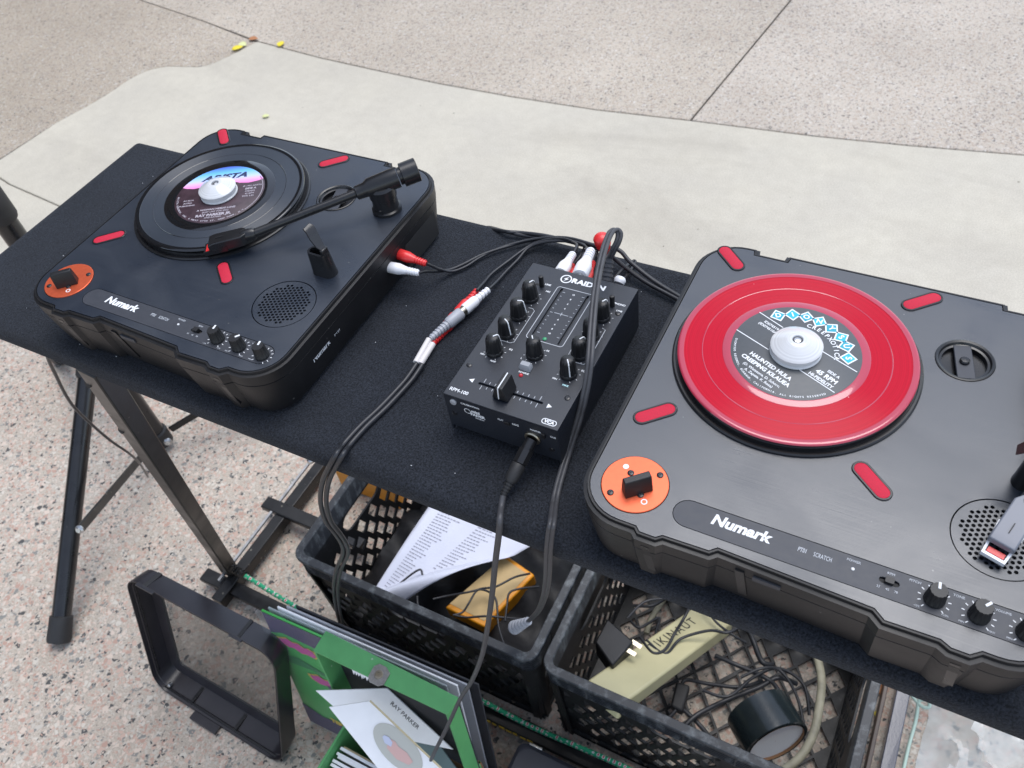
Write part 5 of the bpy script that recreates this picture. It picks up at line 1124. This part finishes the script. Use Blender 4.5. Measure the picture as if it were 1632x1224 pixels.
# latch
lc = at(651, 1072, LZ+1); ou = rt; ov = nb_; lt_p = [(-11, -8), (-6, -13), (6, -13), (12, -8), (12, 8), (4, 13), (-6, 13), (-11, 7)]
la = (q2+q3)/2
lat = G().plate([(p[0]*1.15, p[1]*1.05) for p in lt_p], [circ(0, 0, 3.2, 12)], 0, 1.5, fmap=lambda u, v, w_: at(604, 1076, LZ+.5)+rt*u-nb_*v*1.+Vector((0, 0, w_))).build('latch', steel_m, bx_, world=True, smooth=20)
G().lathe([(6.5, 1.4), (6, 3), (3.4, 3.2), (3, 1.6)], at(604, 1076, LZ+.5), (0, 0, 1), 20).build('latch_boss', brass_m, lat).data.transform(Matrix.Translation(-ORI[bx_.name]/1000))
random.seed(9)
gsh = G(); nub = at(596, 1083, LZ-1)
for i in range(9):
    u = i/8; p = q3.lerp(q2, .30+.16*u)+Vector((0, 0, -2)); gsh.add([p, p+rt*6+nb_*0, p+rt*3+nb_*3+Vector((0, 0, -5-random.random()*7))], [(0, 1, 2)])
gsh.build('torn_edge', white_m, bx_, world=True, smooth=0, fix=False)
text('lid_writing', 'IS', 17, onpl(704, 1156, q1+nb_*7, nb_), 0, white_m, bx_, basis=(tuple(rt), tuple(-dwn), tuple(nb_)), world=True, bold=.6, shear=.3)
lp_ = [onpl(x, y, q1+nb_*5, nb_) for x, y in ((672, 1122), (712, 1160), (716, 1185), (700, 1172), (668, 1140))]
G().loft([[v-nb_*1 for v in lp_], lp_]).build('lid_lining', mat('green_gloss_card', (.01, .3, .05), .25), bx_, world=True, smooth=0)
# sleeves standing in the box: seen from above as a fan of white edges
for i in range(26):
    u = i/26; y = bL.y-42-u*165; dx = random.uniform(-2, 4); hz = random.uniform(-6, 5)-2
    a = Vector((bL.x+8+dx, y, -815+hz)); b_ = a+Vector((178, random.uniform(-2, 2), 0)); tilt = Vector((0, -14-random.uniform(0, 6), 0))
    s_ = G().loft([[a, b_, b_+Vector((0, 0, -178)), a+Vector((0, 0, -178))], [a+Vector((0, -1.4, 0)), b_+Vector((0, -1.4, 0)), b_+Vector((0, -1.4, -178)), a+Vector((0, -1.4, -178))]]) if False else \
        G().loft([[a+tilt, b_+tilt, b_+Vector((0, 0, -176)), a+Vector((0, 0, -176))], [a+tilt+Vector((0, -4.3, 0)), b_+tilt+Vector((0, -4.3, 0)), b_+Vector((0, -4.3, -176)), a+Vector((0, -4.3, -176))]])
    tag(s_.build('paper_sleeve', sleeve_m if i % 9 else cream_m, origin=a-Vector((0, 0, 176)), smooth=0), 'white paper record sleeve packed upright in the green box', 'record sleeve', 'paper sleeves packed in the green box')
# big sleeves pulled up and leaning over the box
def quad_sleeve(pts, m, lab, th=2.2, seal=True):
    n_ = (pts[1]-pts[0]).cross(pts[3]-pts[0]).normalized(); n_ = n_ if n_.z > 0 else -n_; q = [Vector(p) if len(p) == 3 else onpl(p[0], p[1], pts[0], n_) for p in pts]
    t_ = thing('paper_sleeve', lab, 'record sleeve', q[0]); G().loft([[v-n_*th for v in q], q]).build('sleeve', m, t_, world=True, smooth=20, bevel=.4); return t_, q, n_
# far sleeve with handwriting
tA, qA, nA = quad_sleeve([at(503, 1101, -708), at(617, 1097, -690), (722, 1195), at(575, 1165, -745)], sleeve_m, 'white paper sleeve with handwritten letters sticking out of the green box')
rA = (qA[2]-qA[1]).normalized(); uA = nA.cross(rA).normalized()
text('handwriting', 'RAY PARKER', 9.5, onpl(645, 1140, qA[0], nA)+nA*.4, 0, ink_m, tA, basis=(tuple(rA), tuple(uA), tuple(nA)), world=True)
quad_sleeve([at(622, 1102, -712), at(645, 1112, -714), (742, 1245), at(690, 1245, -790)], mat('grey_green_card', (.10, .15, .15), .4), 'grey green card sleeve behind the handwritten sleeve in the green box')
tB, qB, nB = quad_sleeve([at(524, 1127, -662), at(590, 1117, -650), (730, 1250), at(632, 1262, -708)], sleeve_m, 'foremost white sleeve with a round window over the green box', 3)
G().bar(qB[1]+nB*.3, qB[2]+nB*.3, 2.4, 4).build('cream_edge', cream_m, tB, world=True, smooth=0)
rB = (qB[2]-qB[1]).normalized(); uB = nB.cross(rB).normalized(); cB = onpl(634, 1192, qB[0], nB)+nB*.6
G().plate(circ(0, 0, 43, 40), [], 0, .2, fmap=lambda u, v, w_: cB+rB*u+uB*v*.5+nB*w_, wall=False).build('label_window', lgreyp_m, tB, world=True, smooth=0, fix=False)
G().plate([(-12, -20), (8, -24), (26, -12), (28, 2), (14, 9), (0, 5), (-8, 9), (-18, 3)], [], .5, .8, fmap=lambda u, v, w_: cB+rB*u+uB*v*.5+nB*w_, wall=False).build('label_art', lredp_m, tB, world=True, smooth=0, fix=False)
G().plate([(-26, -6), (-18, -14), (-8, -9), (-10, 2), (-18, 6), (-25, 2)], [], 1, 1.2, fmap=lambda u, v, w_: cB+rB*u+uB*v*.5+nB*w_, wall=False).build('label_art', lbluep_m, tB, world=True, smooth=0, fix=False)

# ------------------------------------------------------------------ the black dust cover on the ground
cv = thing('dust_cover', 'black turntable lid with a smoked window standing on edge on the paving', 'lid', (-700, -80, GZ))
C0, C1, C2, C3 = at(197, 917, -716), at(438, 1049, -730), at(451, 1222, -995), at(247, 1092, -992)   # near rim: top-left, top-right, bottom-right, bottom-left
bk = (at(459, 1017, -741)-C1); bk2 = (at(224, 897, -728)-C0); bkb = (at(474, 1189, -1000)-C2)
def cring(k, ins_=0.):
    """rounded loop at depth k (0 near rim, 1 back)"""
    c = [C3+Vector(bkb)*k, C2+Vector(bkb)*k, C1+Vector(bk)*k, C0+Vector(bk2)*k]; ctr = sum(c, Vector())/4
    ex = ((c[1]-c[0])+(c[2]-c[3]))/2; wd = ex.length; ey = ((c[3]-c[0])+(c[2]-c[1]))/2; hd = ey.length
    out = []
    for x, y in rrect(ins_, wd-ins_, ins_, hd-ins_, max(8, 34-ins_), 7):
        u, v = x/wd, y/hd; out.append((c[0]*(1-u)+c[1]*u)*(1-v)+(c[3]*(1-u)+c[2]*u)*v)
    return out
lidm = mat('black_lid_plastic', (.024, .022, .026), .3, noise=.12, nscale=30, bump=.05, bscale=2500)
G().loft([cring(0, 2), cring(0, 0), cring(.4, 0), cring(1, 2), cring(1.06, 6), cring(1.06, 34), cring(.99, 34), cring(.97, 8), cring(.3, 4.5), cring(.22, 4.5), cring(.2, 3.4), cring(0, 3.2)], caps=(False, False)).build('frame', lidm, cv, world=True, smooth=35)
G().loft([cring(.985, 30), cring(1.02, 30)]).build('smoked_window', smoke_m, cv, world=True, smooth=0)
def onrim(edge, u, k=0.): 
    c = [C3+Vector(bkb)*k, C2+Vector(bkb)*k, C1+Vector(bk)*k, C0+Vector(bk2)*k]; a, b_ = ((c[0], c[1]), (c[1], c[2]), (c[3], c[2]), (c[0], c[3]))[edge]; return a.lerp(b_, u)
def rimblock(edge, u0, u1, k0, k1, th, nm, m=lidm, out=1):
    ctr = (C0+C1+C2+C3)/4
    a, b_, c, d = onrim(edge, u0, k0), onrim(edge, u1, k0), onrim(edge, u1, k1), onrim(edge, u0, k1)
    n_ = (b_-a).cross(d-a).normalized(); mid = (a+b_)/2
    if (mid-ctr).dot(n_) < 0: n_ = -n_
    G().loft([[v-n_*1 for v in (a, b_, c, d)], [v+n_*th*out for v in (a, b_, c, d)]]).build(nm, m, cv, world=True, smooth=0, bevel=.6)
rimblock(2, .13, .16, .0, 1., .9, 'lid_rib', ink_m); rimblock(2, .76, .78, .0, 1., .9, 'lid_rib', ink_m)
rimblock(0, .33, .53, -.38, .05, 5, 'lid_tab'); rimblock(2, .10, .22, -.16, .02, 2, 'lid_tab'); rimblock(2, .72, .80, -.12, .02, 2, 'lid_tab')
for u0, u1 in ((.10, .24), (.42, .66), (.74, .90)): rimblock(0, u0, u1, .3, .9, 2.2, 'inner_rib', gloss_m, out=-1)
rimblock(0, .02, .98, .12, .2, 3, 'inner_ledge', gloss_m, out=-2)
rimblock(3, .1, .9, .3, .36, 3, 'inner_ledge', gloss_m, out=-2)
for u in (.28, .62): rimblock(0, u, u+.02, .2, .95, 3, 'inner_rib', gloss_m, out=-3)
G().lathe([(4, -3), (4, 4), (3, 5)], onrim(0, .1, .35)+Vector((0, 0, 9)), (0, -1, .5), 10).build('hinge_peg', steel_m, cv, world=True)

# ------------------------------------------------------------------ black case with a latch at the bottom edge
cs = thing('hard_case', 'black hard case with a small silver latch at the bottom of the photo', 'case', (-60, 20, GZ))
cx0, cx1, cy0, cy1, cz = -178, 60, -190, 62, -905
def crr(i_, z): return ring(rrect(cx0+i_, cx1-i_, cy0+i_, cy1-i_, 14), z)
G().loft([crr(6, GZ), crr(0, GZ+8), crr(0, cz-14), crr(2, cz-12)]).build('case_body', gloss_m, cs, world=True, smooth=30)
G().loft([crr(2, cz-11.8), crr(-2, cz-11), crr(-2, cz-4), crr(4, cz), crr(7, cz)]).build('case_lid', mat('dark_slate_plastic', (.03, .033, .045), .5, noise=.1, nscale=40), cs, world=True, smooth=30)
G().bar((-166, 66, cz-8), (-142, 66, cz-8), 4, 9).build('latch', alu_m, cs, world=True, smooth=0, bevel=1)

# ------------------------------------------------------------------ right-hand corner: mint cord, plastic film, leaves
cable('mint_cord', [at(1436, 1092, -985), at(1448, 1102, -975), at(1460, 1117, -970), at(1472, 1127, -968), at(1481, 1126, -965), at(1479, 1116, -962), at(1466, 1116, -966), at(1463, 1126, -972), at(1459, 1150, -982), at(1448, 1190, -988), at(1438, 1235, -990)], 2.9, mint_m, 'pale mint cord with a small loop beside the right base rail', 'cord')
fm = G(); NX, NY = 60, 44; vs = []
from mathutils import noise as mnoise
for j in range(NY+1):
    for i in range(NX+1):
        u, v = i/NX, j/NY; x = 395+u*560; y = 190+v*520
        z = -965+40*mnoise.noise(Vector((x/110, y/110, 1.3)))+44*(1-abs(mnoise.noise(Vector((x/55, y/70, 4)))))**4-20+16*mnoise.noise(Vector((x/22, y/22, 7)))
        ed = min(u, 1-u, v, 1-v); z = z*(min(1, ed*9))+(-996)*(1-min(1, ed*9)); vs.append((x+14*mnoise.noise(Vector((u*9, v*9, 2))), y, z))
fm.add(vs, [(j*(NX+1)+i, j*(NX+1)+i+1, (j+1)*(NX+1)+i+1, (j+1)*(NX+1)+i) for j in range(NY) for i in range(NX)])
o = fm.build('plastic_bag', film_m, origin=(670, 450, GZ), smooth=50, fix=False); tag(o, 'crumpled clear plastic bag on the paving at the lower right corner', 'plastic bag')
def leaf(px, py, s_, m, a, lab, z=GZ+3):
    p = at(px, py, z); c, d = math.cos(a), math.sin(a); g = G(); pts = []
    for u, w_ in ((0, 0), (.2, .28), (.5, .36), (.8, .22), (1, 0), (.8, -.22), (.5, -.36), (.2, -.28)): pts.append((u-.5, w_))
    top = [(p.x+s_*(x*c-y*d), p.y+s_*(x*d+y*c), p.z+2+s_*.16*(abs(y)*2+x*x)) for x, y in pts]
    g.loft([[(x, y, z_-.6) for x, y, z_ in top], top]); ob = g.build('leaf', m, origin=p, smooth=0); tag(ob, lab, 'leaf')
leaf(379, 78, 46, leaf_m, .9, 'yellow leaf lying left of the paving joint corner'); leaf(387, 72, 42, leafp_m, -.2, 'pale yellow leaf overlapping another at the joint corner')
leaf(448, 71, 40, leaf_m, 1.9, 'bright yellow leaf on the concrete right of the joint corner'); leaf(424, 186, 26, leafp_m, .5, 'small pale leaf alone on the concrete')
leaf(1402, 1095, 34, leafb_m, 1.2, 'brown leaf between the right crate and the base rail'); leaf(1397, 1138, 12, leaf_m, 1.4, 'tiny yellow leaf between the right crate and the base rail')
leaf(404, 63, 40, leafb_m, .3, 'thin brown leaf at the joint corner')
# lint on the felt
li = G(); random.seed(21)
for i in range(48):
    x, y = random.uniform(TX0+10, 330), random.uniform(4, 322); s_ = random.uniform(.2, .45); li.box(x, x+s_*random.uniform(1, 3), y, y+s_, TZ+.2, TZ+.8)
o = li.build('lint', whpl_m, origin=(-200, 160, TZ), smooth=0, fix=False); tag(o, 'tiny white lint specks scattered on the black felt', 'lint', kind='stuff')
